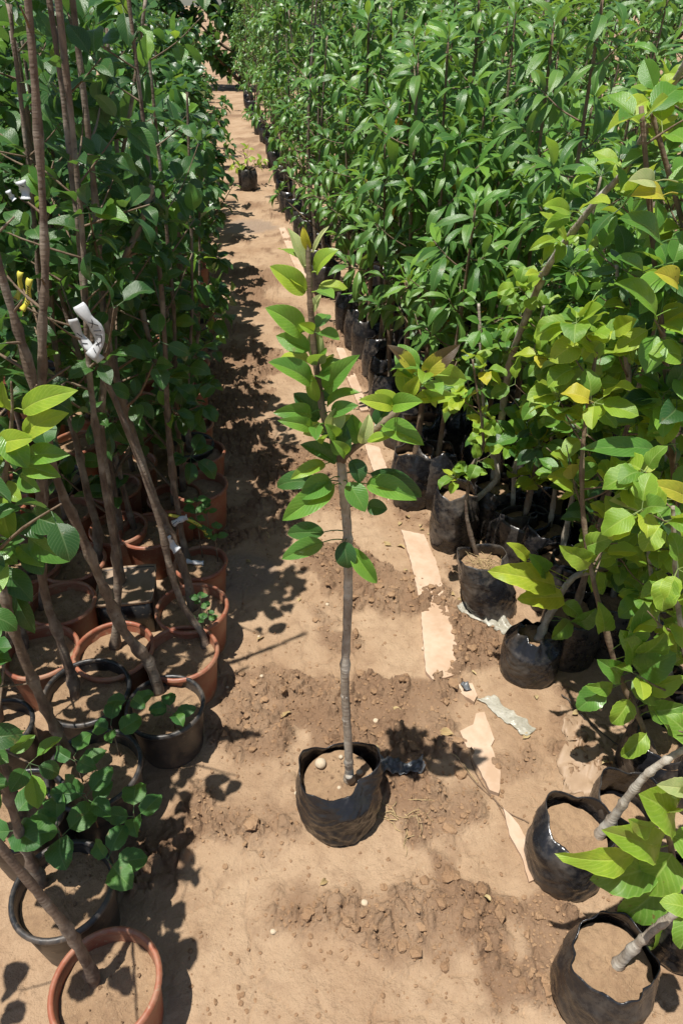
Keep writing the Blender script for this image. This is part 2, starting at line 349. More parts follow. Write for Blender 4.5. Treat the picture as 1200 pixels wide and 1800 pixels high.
# ------------------------------------------------------------------ leaves
def leaf_geom(L=1.0, W=0.5, pet=0.2, fold=0.25, droop=0.6, wave=0.02, serr=0.0, shape='pear', nv=8, twist=0.0, seed=0, pet_r=0.011):
    rng = random.Random(seed); v, f, uv = [], [], []
    us = (-1, -0.55, 0, 0.55, 1)
    ph = rng.random() * 6
    y, z = pet, 0.0; ang = 0.25 * droop; rows = []
    for i in range(nv + 1):
        t = i / nv
        if shape == 'lance': w = math.sin(math.pi * t ** 0.88) ** 0.95 if 0 < t < 1 else 0
        elif shape == 'apple': w = (math.sin(math.pi * t ** 0.76) ** 0.70) if 0 < t < 1 else 0
        else: w = (math.sin(math.pi * t ** 0.86) ** 0.86) if 0 < t < 1 else 0
        if serr and 0 < i < nv: w *= 1 + serr * (1 if i % 2 else -1)
        w *= W / 2
        row = []
        if w == 0: row = [len(v)]; v.append((0, y, z)); uv.append((0.5, t))
        else:
            tw = twist * t
            for u in us:
                xx = u * w; zz = fold * (abs(u) - 0.28 * u * u) * w + wave * abs(u) * math.sin(t * 11 + ph + (2.0 if u > 0 else 0))
                x2 = xx * math.cos(tw) - zz * math.sin(tw); z2 = xx * math.sin(tw) + zz * math.cos(tw)
                row.append(len(v)); v.append((x2, y - z2 * math.sin(ang), z + z2 * math.cos(ang))); uv.append((u * 0.5 + 0.5, t))
        rows.append(row)
        ang -= droop / nv; y += (L - pet) / nv * math.cos(ang); z += (L - pet) / nv * math.sin(ang)
    for i in range(nv):
        a, b = rows[i], rows[i + 1]
        if len(a) == 1:
            for j in range(len(b) - 1): f.append((a[0], b[j + 1], b[j]))
        elif len(b) == 1:
            for j in range(len(a) - 1): f.append((a[j], a[j + 1], b[0]))
        else:
            for j in range(4): f.append((a[j], a[j + 1], b[j + 1], b[j]))
    if pet > 0:      # leaf stalk
        k = len(v); sag = -0.05 * pet
        for (py, pz, r) in ((0, 0, pet_r * 1.2), (pet * 0.5, sag + 0.04 * pet, pet_r), (pet * 1.06, 0, pet_r * 0.8)):
            for s in range(3):
                an = s * 2.094 + 0.5; v.append((r * math.cos(an), py, pz + r * math.sin(an))); uv.append((0.5, 0.02))
        for i in range(2):
            for s in range(3):
                s2 = (s + 1) % 3; f.append((k + i * 3 + s, k + i * 3 + s2, k + i * 3 + 3 + s2, k + i * 3 + 3 + s))
    return v, f, uv

SPEC = {   # W, pet, fold, droop, wave, serr, shape
    'pear': dict(W=0.48, pet=0.20, fold=0.50, droop=0.95, wave=0.018, shape='pear', nv=7),
    'peartree': dict(W=0.50, pet=0.16, fold=0.55, droop=0.85, wave=0.015, shape='pear', nv=8),
    'apple': dict(W=0.58, pet=0.17, fold=0.36, droop=0.85, wave=0.035, serr=0.035, shape='apple', nv=9),
    'lance': dict(W=0.25, pet=0.06, fold=0.40, droop=1.0, wave=0.012, shape='lance', nv=7),
    'small': dict(W=0.58, pet=0.15, fold=0.25, droop=0.6, wave=0.02, shape='pear', nv=6),
    'dry': dict(W=0.36, pet=0.10, fold=0.7, droop=1.1, wave=0.04, shape='lance', nv=7),
}
_lm = {}
def leaf_variants(species, mat):
    key = (species, mat)
    if key not in _lm:
        lst = []
        for k in range(7):
            r = random.Random(hash(key[0]) % 1 + k * 31 + len(mat)); s = dict(SPEC[species])
            s['fold'] *= r.uniform(0.4, 1.5); s['droop'] *= r.uniform(0.25, 1.6); s['W'] *= r.uniform(0.88, 1.12)
            s['wave'] *= r.uniform(0.5, 1.8); s['twist'] = r.uniform(-0.5, 0.5); s['pet'] *= r.uniform(0.8, 1.3)
            v, f, uv = leaf_geom(seed=k, **s)
            lst.append(mesh('leaf_' + species, v, f, mat, True, uv))
        _lm[key] = lst
    return _lm[key]
def frame(d, nh):
    y = d.normalized(); z = nh - y * nh.dot(y)
    if z.length < 1e-4: z = Vector((0.3, -0.5, 0.8)) - y * Vector((0.3, -0.5, 0.8)).dot(y)
    z.normalize(); x = y.cross(z)
    return Matrix(((x.x, y.x, z.x), (x.y, y.y, z.y), (x.z, y.z, z.z))).to_4x4()
NLEAF = [0]
CLEAR = []          # (centre, radius): room kept free of leaves round the paper tags
def put_leaf(root, base, d, nh, L, species, mat, rng):
    o = bpy.data.objects.new('leaf', rng.choice(leaf_variants(species, mat))); COL.objects.link(o)
    o.parent = root; o.matrix_basis = Matrix.Translation(base - root.location) @ frame(d, nh) @ Matrix.Diagonal((L, L, L, 1))
    NLEAF[0] += 1
    return o
class Foliage:       # leaves too small to pick apart, joined
    def __init__(s): s.v, s.f, s.n, s.uv = [], [], 0, []
    def add(s, base, d, nh, L, species, rng):
        if not hasattr(Foliage, 'geo'): Foliage.geo = {}
        if species not in Foliage.geo:
            Foliage.geo[species] = []
            for k in range(4):
                sp = dict(SPEC[species]); sp['nv'] = 4; sp['pet'] = 0.1; sp.pop('serr', None); sp['droop'] *= 0.5 + 0.4 * k
                g = leaf_geom(seed=k, **sp); nvb = len(g[0]) - 9
                Foliage.geo[species].append((np.array(g[0][:nvb]), [q for q in g[1] if max(q) < nvb], g[2][:nvb]))
        gv, gf, guv = rng.choice(Foliage.geo[species]); M = np.array(frame(d, nh).to_3x3())
        s.v.append((gv * L) @ M.T + np.array(base)); s.f += [tuple(i + s.n for i in q) for q in gf]; s.uv += guv; s.n += len(gv)
    def build(s, root, mat):
        if not s.v: return
        v = np.concatenate(s.v) - np.array(root.location)
        o = obj('foliage', mesh('foliage', v, s.f, mat, True, s.uv), root); o['kind'] = 'stuff'
        return o

def rvec(rng): 
    while True:
        v = Vector((rng.uniform(-1, 1), rng.uniform(-1, 1), rng.uniform(-1, 1)))
        if 0.05 < v.length < 1: return v.normalized()

def trunk(root, pts, r0, r1, mat='bark', sides=9, n=30, lump=0.18, rng=random, name='trunk'):
    k = len(pts); rad = [r0 + (r1 - r0) * i / (k - 1) for i in range(k)]; rad[0] *= 1.3
    loc = root.location
    v, f, P, R = tube_geom([p - loc for p in pts], rad, n, sides, lump, rng)
    obj(name, mesh(name, v, f, mat), root)
    return [p + loc for p in P], R

def leaf_batch(root, P, R, rng, species, mats, nleaf, t0=0.4, t1=1.0, nbranch=6, blen=(0.12, 0.3), L=(0.06, 0.09), up=0.5, keep=None, bark='bark_red',
               bias=None, cluster=3, joined=None, droopy=0.0, tip_cluster=True, lean=None):
    """branches off a trunk polyline P, leaves along them and along the trunk tip"""
    k = len(P); spots = []
    for b in range(nbranch):
        t = t0 + (t1 - t0) * (b + rng.random()) / nbranch; i = min(int(t * (k - 1)), k - 2)
        p = P[i]; a = rng.uniform(0, 2 * math.pi)
        d = Vector((math.cos(a), math.sin(a), rng.uniform(0.2, 0.9) * up * 2))
        if bias is not None: d += bias * rng.uniform(0, 1)
        d.normalize(); ln = rng.uniform(*blen) * (1.15 - 0.5 * (t - t0) / max(t1 - t0, 1e-3))
        q = [p, p + d * ln * 0.5 + Vector((0, 0, 0.03 * ln)), p + d * ln + Vector((0, 0, ln * rng.uniform(0.0, 0.35)))]
        if keep and not keep(q[2]): 
            q[2] = q[1].lerp(p, 0.3); q[1] = p.lerp(q[2], 0.5)
        r = max(R[i] * 0.5, 0.0016)
        v, f, BP, BR = tube_geom([x - root.location for x in q], [r, r * 0.7, r * 0.4], 6, 5, 0.1, rng)
        obj('branch', mesh('branch', v, f, bark), root)
        for j in range(2, len(BP)): spots.append((BP[j] + root.location, (BP[j] - BP[j - 1]).normalized(), 1.0 + j * 0.25))
        spots.append((BP[-1] + root.location, (BP[-1] - BP[-2]).normalized(), 3.0 if tip_cluster else 1.0))
    for i in range(int(t0 * (k - 1)), k):
        spots.append((P[i], (P[min(i + 1, k - 1)] - P[max(i - 1, 0)]).normalized(), 0.7 + (2.5 if i == k - 1 else 0)))
    W = [s[2] for s in spots]; made = 0; tries = 0
    while made < nleaf and tries < nleaf * 4:
        p, ax, _ = rng.choices(spots, W)[0]
        a0 = rng.uniform(0, 6.28)
        for c in range(rng.randint(max(1, cluster - 1), cluster + 1)):
            tries += 1
            s1 = ax.cross(Vector((0.2, 0.1, 1))); s1 = s1.normalized() if s1.length > 1e-3 else Vector((1, 0, 0)); s2 = ax.cross(s1)
            a = a0 + c * 2.399 + rng.uniform(-0.4, 0.4)
            d = (s1 * math.cos(a) + s2 * math.sin(a)) + ax * rng.uniform(0.15, 0.8) + Vector((0, 0, rng.uniform(-0.35, 0.35) - droopy))
            if bias is not None: d += bias * 0.4
            d.normalize(); ll = rng.uniform(*L)
            tip = p + d * ll
            if keep and not keep(tip): continue
            if (tip - CAMP).length < 0.33: continue
            if any((p.lerp(tip, .6) - q_).length < r_ for q_, r_ in CLEAR): continue
            nh = Vector((SUNV.x * 0.4, -0.25, 1.0)) + rvec(rng) * 0.55
            if joined is not None: joined.add(p, d, nh, ll, species, rng)
            else: put_leaf(root, p, d, nh, ll, species, rng.choices([m for m, w in mats], [w for m, w in mats])[0], rng)
            made += 1
            if made >= nleaf: break

# ------------------------------------------------------------------ containers
def lathe(profile, seg=40, wob=None):
    v, f = [], []
    for j, (r, z) in enumerate(profile):
        for i in range(seg):
            a = 2 * math.pi * i / seg; rr, zz = (r, z) if wob is None else wob(a, j, r, z)
            v.append((rr * math.cos(a), rr * math.sin(a), zz))
    for j in range(len(profile) - 1):
        for i in range(seg):
            i2 = (i + 1) % seg; f.append((j * seg + i, j * seg + i2, (j + 1) * seg + i2, (j + 1) * seg + i))
    return v, f
_sm = {}
def soil_mesh(R, amp, seed, rings=14, seg=44, sq=False):
    key = (round(R, 3), seed % 6, sq, rings)
    if key in _sm: return _sm[key]
    an = np.tile(2 * np.pi * np.arange(seg) / seg, rings); r = np.repeat(R * np.arange(1, rings + 1) / rings, seg)
    if sq: r = r / np.maximum(abs(np.cos(an)), abs(np.sin(an))) * 0.97
    x = r * np.cos(an); y = r * np.sin(an)
    z = amp * (fbm(x * 26 + seed % 6, y * 26, 3, 3) - 0.5) * 2 + 0.010 * (fbm(x * 90 + seed % 6, y * 90, 13, 3) - 0.5)
    v = [(0, 0, float(z[:seg].mean()))] + list(zip(x.tolist(), y.tolist(), z.tolist())); f = []
    for i in range(seg): f.append((0, 1 + i, 1 + (i + 1) % seg))
    for j in range(rings - 1):
        for i in range(seg):
            i2 = (i + 1) % seg; f.append((1 + j * seg + i, 1 + (j + 1) * seg + i, 1 + (j + 1) * seg + i2, 1 + j * seg + i2))
    _sm[key] = mesh('soil', v, f, 'soil'); return _sm[key]
_pm = {}
SINK = 0.010
def pot(root, R, h, mat, fill=0.80, seed=0, tilt=0.0):
    """tapered nursery pot with a rolled rim; its base is at the root"""
    key = (round(R, 3), round(h, 3), mat)
    if key not in _pm:
        rb = R * 0.80; z0 = -SINK
        prof = [(0.001, z0), (rb * 0.93, z0), (rb, z0 + 0.006)]
        for j in range(1, 7):
            t = j / 7; prof.append((rb + (R * 0.955 - rb) * t, z0 + 0.006 + (h - 0.02) * t))
        prof += [(R * 0.955, h - 0.018), (R * 0.945, h - 0.008), (R * 0.935, h - 0.004), (R * 0.92, h - 0.015), (rb * 0.955, 0.012), (0.001, 0.010)]
        rim = []
        for k in range(9):
            a = k / 8 * 2 * math.pi; rim.append((R * 0.970 + 0.0062 * math.cos(a), h - 0.007 + 0.0085 * math.sin(a)))
        b = lathe(prof, 44); rr = lathe(rim, 44)
        _pm[key] = (mesh('pot', *b, mat), mesh('rim', *rr, mat))
    p = obj('pot', _pm[key][0], root); obj('rim', _pm[key][1], p)
    p.rotation_euler.z = seed * 1.7
    zs = h * fill; rs = R * (0.80 + 0.155 * zs / h) * 0.965
    s = obj('soil', soil_mesh(rs, 0.006, seed), root, (0, 0, zs))
    return zs
_bm = {}
def bag(root, R, h, seed=0, mat='bag', fill=0.78, fold_dir=None, lean=(0, 0), gather=0.0, res=72, rimvar=0.10, facet=0.10):
    """soft polythene planting bag, wrinkled, its rim uneven and partly folded in"""
    key = (R, h, seed, mat, fold_dir, tuple(lean), gather, res, rimvar, facet)
    if key not in _bm:
        rng = random.Random(seed); ph = [rng.uniform(0, 6.28) for _ in range(8)]
        nz = max(8, int(res / 2.6))
        a = 2 * np.pi * np.arange(res) / res
        rimh = h * (1 + rimvar * (np.sin(a * 2 + ph[0]) * 0.5 + np.sin(a * 3 + ph[1]) * 0.4 + np.sin(a * 7 + ph[2]) * 0.18))
        nc = 9; ca = np.sort((np.arange(nc) + np.array([rng.uniform(-.3, .3) for _ in range(nc)])) * 2 * np.pi / nc)
        cr = np.array([rng.uniform(-1, 1) for _ in range(nc)]); chh = np.array([rng.uniform(-1, 1) for _ in range(nc)])
        xa = np.concatenate([[ca[-1] - 2 * np.pi], ca, [ca[0] + 2 * np.pi]])
        am = np.where(a < xa[0], a + 2 * np.pi, a)
        frr = np.interp(am, xa, np.concatenate([[cr[-1]], cr, [cr[0]]])); fhh = np.interp(am, xa, np.concatenate([[chh[-1]], chh, [chh[0]]]))
        rimh = h * (1 + rimvar * 0.75 * fhh + rimvar * .4 * np.sin(a * 2 + ph[0]))
        def ridge(z, s, k, kz): return np.abs(fbm(np.cos(a + z * 6) * k + s, np.sin(a + z * 6) * k + z * kz, seed + 5, 3) - 0.5) * 2
        def nz1(z, s, k=1.0): return fbm(np.cos(a) * 1.6 * k + 5 + s, np.sin(a) * 1.6 * k + z * 14 + s, seed, 4) - 0.5
        def surf(t, inner):
            z = -SINK + (rimh + SINK) * t
            rb = 0.90 + 0.10 * min(t / 0.15, 1) ** 0.5 if t < 0.15 else 1.0
            r = R * rb * (1 + 0.05 * math.sin(t * 3.0 + 0.4)) * np.ones(res)
            r = r * (1 + 0.07 * nz1(z, 1.0))
            r = r + R * 0.03 * nz1(z * 3.2, 9.0, 1.3) + R * 0.07 * nz1(z * 7.0 + 0.35 * np.sin(a * 2 + ph[6]), 3.0, 0.6) * (0.4 + 0.6 * np.sin(t * 3.1))
            r = r + R * (facet * frr * t * t - 0.10 * ridge(z, 2.0, 1.2, 11) - 0.03 * ridge(z, 7.0, 2.0, 26) + .035)
            if t > 0.72:
                q = (t - 0.72) / 0.28
                r = r * (1 - q * gather - q * 0.05)
                if fold_dir is not None:
                    c = np.maximum(0.0, np.cos(a - fold_dir)); r = r - R * 0.30 * q * c ** 2; z = z - 0.10 * h * q * q * c
                r = r + R * (0.03 + gather * .2) * q * np.sin(a * 5 + ph[4]) + R * (0.012 + gather * .12) * q * np.sin(a * 11 + ph[5])
            if inner: r = r - 0.0022
            tt = np.maximum(z, 0) / h
            return np.stack([r * np.cos(a) + lean[0] * tt, r * np.sin(a) + lean[1] * tt, z], 1)
        rows = [np.stack([0.0005 * np.cos(a), 0.0005 * np.sin(a), -SINK * np.ones(res)], 1)]
        for t in [0] + [((j + 1) / nz) for j in range(nz)]: rows.append(surf(t, False))
        for t in [0.997, 0.94, 0.86, 0.78, 0.7, 0.62, 0.5, 0.4]: rows.append(surf(t, True))
        v = np.concatenate(rows).tolist(); f = []
        for j in range(len(rows) - 1):
            for i in range(res):
                i2 = (i + 1) % res; f.append((j * res + i, j * res + i2, (j + 1) * res + i2, (j + 1) * res + i))
        _bm[key] = mesh('bag', v, f, mat)
    obj('bag', _bm[key], root)
    zs = h * fill
    obj('soil', soil_mesh(R * (0.94 - max(0, (fill - 0.70) / 0.30) * (gather * 1.15 + 0.05) - (0.06 if fold_dir is not None else 0)), 0.006, seed), root, (lean[0] * fill, lean[1] * fill, zs))
    return zs

# ================================================================== THE GROUND
def axis(fine0, fine1, step, lo, hi, grow=1.12):
    a = list(np.arange(fine0, fine1, step)); s = step; x = a[-1]
    while x < hi: s *= grow; x += s; a.append(x)
    s = step; x = fine0; b = []
    while x > lo: s *= grow; x -= s; b.append(x)
    return np.array(b[::-1] + a)
gx = axis(-0.80, 0.78, 0.0044, -400, 400); gy = axis(0.42, 3.3, 0.0054, -400, 800, 1.022)
GX, GY = np.meshgrid(gx, gy); X = GX.ravel(); Y = GY.ravel()
fade = 1.0 / (1 + (np.hypot(X, Y) / 30.0) ** 4)
Z = ground_h(X, Y) * fade
dampv = rough_mask(X, Y) * (0.55 + 0.6 * fbm(X * 8, Y * 8, 91, 3)); wetv = wet_mask(X, Y) * fade
nx, ny = len(gx), len(gy)
ZG = Z.reshape(ny, nx)
def gz(x, y):                                     # ground height read back from the sheet
    i = min(max(int(np.searchsorted(gx, x)), 1), nx - 1); j = min(max(int(np.searchsorted(gy, y)), 1), ny - 1)
    return float(ZG[j - 1:j + 1, i - 1:i + 1].mean())
me = bpy.data.meshes.new('ground'); me.vertices.add(nx * ny)
me.vertices.foreach_set('co', np.stack([X, Y, Z], 1).astype(np.float32).ravel())
ii = (np.arange(ny - 1)[:, None] * nx + np.arange(nx - 1)[None, :]).ravel()
quads = np.stack([ii, ii + 1, ii + nx + 1, ii + nx], 1).astype(np.int32)
me.loops.add(quads.size); me.loops.foreach_set('vertex_index', quads.ravel())
me.polygons.add(len(quads)); me.polygons.foreach_set('loop_start', np.arange(0, quads.size, 4, dtype=np.int32))
me.update(calc_edges=True); me.shade_smooth()
for nm, arr in (('damp', dampv), ('wet', wetv)):
    at = me.attributes.new(nm, 'FLOAT', 'POINT'); at.data.foreach_set('value', np.clip(arr, 0, 1).astype(np.float32))
me.materials.append(MAT['ground'])
ground = obj('ground', me); ground['kind'] = 'structure'; ground['label'] = 'sandy brown mud path with churned clods'

# loose clods and crumbs of earth, nobody could count them
rng = random.Random(5)
cv, cf = [], []
ico = [(0, 0, 1), (.89, 0, .45), (.28, .85, .45), (-.72, .53, .45), (-.72, -.53, .45), (.28, -.85, .45), (.72, .53, -.45), (-.28, .85, -.45), (-.89, 0, -.45), (-.28, -.85, -.45), (.72, -.53, -.45), (0, 0, -1)]
icof = [(0, 1, 2), (0, 2, 3), (0, 3, 4), (0, 4, 5), (0, 5, 1), (1, 6, 2), (2, 7, 3), (3, 8, 4), (4, 9, 5), (5, 10, 1), (2, 6, 7), (3, 7, 8), (4, 8, 9), (5, 9, 10), (1, 10, 6), (11, 7, 6), (11, 8, 7), (11, 9, 8), (11, 10, 9), (11, 6, 10)]
cand = np.array([(rng.uniform(-0.7, 0.8), 0.45 + 3.6 * rng.random() ** 1.6) for _ in range(30000)])
cand = cand[(cand[:, 0] > -0.33 - 0.161 * (cand[:, 1] - 1.4) - 0.12) & (cand[:, 0] < 0.60 - 0.161 * (cand[:, 1] - 1.0))]
rm = rough_mask(cand[:, 0], cand[:, 1]); wm = wet_mask(cand[:, 0], cand[:, 1]); hz = ground_h(cand[:, 0], cand[:, 1])
for (x, y), r_, w_, z in zip(cand, rm, wm, hz):
    if rng.random() > (0.10 + 0.75 * r_) * (1 - 0.8 * w_): continue
    s = 0.0016 + 0.0042 * rng.random() ** 2 + (0.012 * rng.random() if rng.random() < 0.07 * r_ + 0.006 else 0)
    k = len(cv); ax = rng.uniform(.7, 1.4); ay = rng.uniform(.7, 1.4); az = rng.uniform(.5, .95); an = rng.random() * 6.28
    for (a, b, c) in ico:
        q = s * rng.uniform(0.72, 1.22); u, w2 = a * q * ax, b * q * ay
        cv.append((x + u * math.cos(an) - w2 * math.sin(an), y + u * math.sin(an) + w2 * math.cos(an), z + s * 0.25 + c * q * az))
    cf += [tuple(i + k for i in t) for t in icof]
cl = obj('loose_clods', mesh('loose_clods', cv, cf, 'clod', False)); cl['kind'] = 'stuff'
cl['label'] = 'small clods and crumbs of brown earth scattered over the path'; cl['category'] = 'soil'
# ================================================================== THE YOUNG PEAR TREE IN ITS BAG ON THE PATH
rng = random.Random(11)
bc = G(592, 1360, 0.15); tree = thing('potted_pear_sapling', 'young pear tree standing alone on the mud path in an open crumpled black bag', 'sapling', Vector((bc.x + 0.005, bc.y, 0)))
zs = bag(tree, 0.098, 0.172, seed=4, mat='bag_clean', fill=0.70, fold_dir=math.radians(-62), res=150, rimvar=0.20, facet=.17)
TY = 0.985
tp = [(614, 1385), (613, 1345), (611, 1290), (606, 1200), (610, 1100), (612, 1000), (610, 930), (604, 860), (598, 805)]
tw = [G(614, 1372, zs - 0.01)] + [At(x, y, TY) for x, y in tp[1:]]
TP, TR = trunk(tree, tw, 0.0098, 0.0078, 'bark_grey', 12, 70, 0.2, rng)
ld = [(598, 808), (586, 770), (570, 735), (561, 680), (552, 610), (546, 540), (543, 480), (541, 425)]
LP, LR = trunk(tree, [At(x, y, TY + 0.012 * i / 7) for i, (x, y) in enumerate(ld)], 0.0072, 0.0038, 'bark_red', 8, 40, 0.14, rng, 'branch')
rb = [(600, 806), (618, 790), (644, 770), (672, 745), (698, 723), (722, 695), (740, 668), (752, 645)]
RP, RR = trunk(tree, [At(x, y, TY - 0.05 * i / 7) for i, (x, y) in enumerate(rb)], 0.0066, 0.0042, 'bark_red', 8, 30, 0.14, rng, 'branch')
# the bark scar and graft lumps low on the trunk
for (x, y, s) in ((613, 1362, 0.014), (608, 1263, 0.0115), (606, 1222, 0.0108)):
    q = At(x, y, TY) - tree.location
    v = []
    for (a, b, c) in ico: v.append(Vector((a * s * rng.uniform(.8, 1.1), b * s * rng.uniform(.8, 1.1), c * s * rng.uniform(.6, 1.1))))
    obj('graft_knot', mesh('graft_knot', v, icof, 'bark_grey'), tree, q)
st = []
for (dx, dy, s) in ((-0.045, 0.045, 0.019), (0.050, 0.02, 0.012), (0.0, -0.02, 0.007), (0.005, 0.065, 0.008)):
    v = [Vector((a * s * rng.uniform(.85, 1.15), b * s * rng.uniform(.85, 1.15), c * s * rng.uniform(.6, .9))) for a, b, c in ico]
    o = obj('pebble', mesh('pebble', v, icof, 'stone'), tree, (dx, dy, zs + s * 0.35))
    sb = o.modifiers.new('round', 'SUBSURF'); sb.levels = 1; sb.render_levels = 1

def hero_leaf(root, skel, b, t, wpx, mat, dyb=0.0, dyt=0.0, face=0.75, fold=0.35, droop=0.7, sp='peartree', petr=0.0011, seed=0):
    """a leaf traced blade base -> tip, with a stalk running to the nearest place on the stem"""
    r = random.Random(seed + int(b[0]) * 7 + int(b[1]))
    cand = min(skel, key=lambda p: (p - At(b[0], b[1], p.y)).length)
    B = At(b[0], b[1], cand.y + dyb); T = At(t[0], t[1], cand.y + dyt)
    d = T - B; L = d.length * 1.08; W = wpx * 1.0 * depth(B) / F / L
    s = dict(SPEC[sp]); s.update(W=min(W, 0.75), pet=0.0, fold=fold, droop=droop, twist=r.uniform(-0.3, 0.3), nv=12, serr=SPEC[sp].get('serr', 0))
    v, f, uv = leaf_geom(seed=seed, **s)
    nh = Vector((r.uniform(-.3, .3), -face * .85, 1.0 - 0.40 * face)) + rvec(r) * 0.22
    M = frame(d, nh) 
    # chord of the arched blade runs along the traced line
    tip = Vector(v[[i for i, q in enumerate(uv) if q[1] == 1.0][0]]); tilt = math.atan2(tip.z, tip.y)
    M = M @ Matrix.Rotation(-tilt, 4, 'X')
    vv = [(M @ (Vector(q) * L)) + B - root.location for q in v]
    if (cand - B).length > 0.003:
        d0 = (M @ Vector((0, 1, 0)))
        pv, pf, _, _ = tube_geom([cand - root.location, (cand.lerp(B, 0.55) + Vector((0, 0, 0.004))) - root.location, B + d0 * 0.004 - root.location], [petr * 1.25, petr, petr * 0.8], 5, 5, 0.0, r, False)
        k = len(vv); vv += pv; f = f + [tuple(i + k for i in q) for q in pf]; uv = uv + [(0.5, 0.02)] * len(pv)
    o = obj('leaf', mesh('leaf', vv, f, mat, True, uv), root)
    return o

SK = TP[20:] + LP + RP
HL = [ # base, tip, width, material, base shift, tip shift, facing
 ((536, 472), (507, 404), 26, 'pale', 0, .01, .9), ((543, 440), (533, 399), 16, 'yellow', 0, 0, .9), ((550, 446), (578, 398), 9, 'pale', 0, .01, .5),
 ((556, 482), (596, 438), 34, 'lime', 0, -.01, .8), ((537, 515), (477, 470), 40, 'lime', 0, .0, .9), ((551, 548), (564, 518), 18, 'pale', 0, 0, .6),
 ((529, 588), (466, 541), 46, 'peartree', -.01, -.03, .85), ((552, 582), (526, 570), 20, 'lime', -.01, -.02, .8), ((568, 640), (558, 568), 34, 'pale', .01, .02, .9),
 ((546, 674), (472, 637), 42, 'peartree', -.02, -.04, .7), ((557, 706), (545, 652), 24, 'lime', -.01, -.01, .9), ((572, 688), (630, 626), 38, 'peartree', -.01, -.03, .7),
 ((548, 728), (481, 726), 32, 'peartree', -.02, -.05, .7), ((550, 752), (487, 739), 26, 'peartree', -.03, -.06, .7), ((561, 738), (518, 693), 40, 'pear', .01, .02, .6),
 ((575, 716), (632, 691), 28, 'peartree', .0, -.02, .6), ((583, 726), (630, 713), 28, 'peartree', -.02, -.04, .7), ((577, 754), (599, 713), 34, 'pale', -.03, -.02, .9),
 ((556, 752), (556, 774), 24, 'peartree', -.04, -.07, .8), ((590, 770), (571, 745), 26, 'peartree', -.03, -.05, .8),
 ((715, 692), (704, 638), 32, 'lime', -.005, .0, .9), ((718, 692), (737, 660), 26, 'lime', -.01, -.02, .9), ((727, 656), (681, 607), 26, 'burnt', 0, 0, .8),
 ((744, 658), (809, 605), 34, 'burnt', 0, -.01, .9), ((727, 703), (797, 696), 24, 'lime', -.01, -.03, .7), ((690, 712), (742, 706), 34, 'peartree', -.02, -.05, .8),
 ((690, 714), (630, 703), 30, 'lime', -.02, -.04, .8), ((672, 750), (741, 781), 40, 'peartree', -.01, -.05, .8), ((632, 778), (619, 729), 34, 'peartree', -.01, .0, .8),
 ((634, 780), (648, 728), 26, 'pale', -.02, -.01, .8), ((645, 776), (689, 767), 20, 'lime', -.03, -.04, .7), ((662, 748), (680, 718), 34, 'pear', .01, .03, .7),
 ((600, 800), (604, 742), 36, 'pear', -.02, -.02, .7), ((607, 800), (583, 774), 24, 'peartree', -.03, -.05, .8), ((590, 814), (530, 783), 34, 'pear', -.01, -.02, .6),
 ((572, 816), (512, 842), 26, 'lime', -.02, -.05, .7), ((560, 848), (487, 856), 36, 'pear', .0, .02, .6), ((580, 842), (531, 876), 42, 'peartree', -.02, -.05, .8),
 ((588, 852), (499, 913), 44, 'peartree', -.02, -.06, .8), ((618, 808), (632, 849), 34, 'pear', -.01, -.03, .8), ((611, 848), (640, 897), 40, 'peartree', -.03, -.06, .9),
 ((644, 850), (729, 878), 42, 'peartree', -.02, -.06, .85), ((650, 832), (739, 873), 38, 'pear', .01, .0, .7), ((646, 888), (681, 895), 40, 'pear', -.01, -.02, .9),
 ((570, 936), (508, 938), 34, 'pear', .0, .01, .7), ((567, 953), (497, 982), 34, 'peartree', -.02, -.05, .8), ((605, 952), (612, 999), 38, 'pear', -.02, -.04, .9),
 ((618, 962), (660, 1022), 32, 'peartree', -.02, -.05, .8), ((612, 770), (618, 735), 30, 'pear', .02, .03, .6), ((590, 770), (560, 748), 30, 'pear', .03, .05, .5),
 ((655, 760), (700, 745), 30, 'pear', .03, .05, .5), ((700, 720), (660, 690), 30, 'lime', .02, .04, .6), ((566, 705), (600, 690), 28, 'pear', .03, .05, .5),
]
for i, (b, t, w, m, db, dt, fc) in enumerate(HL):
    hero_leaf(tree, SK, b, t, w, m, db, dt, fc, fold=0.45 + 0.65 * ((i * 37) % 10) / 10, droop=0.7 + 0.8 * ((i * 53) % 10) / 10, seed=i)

rngx = random.Random(19)
for PP, RR_, n_ in ((LP[4:], LR[4:], 16), (RP[4:], RR[4:], 9)):
    leaf_batch(tree, PP, RR_, rngx, 'peartree', [('peartree', 2), ('lime', 4)], n_, 0.05, 0.95, 0, L=(.045, .068), cluster=2)

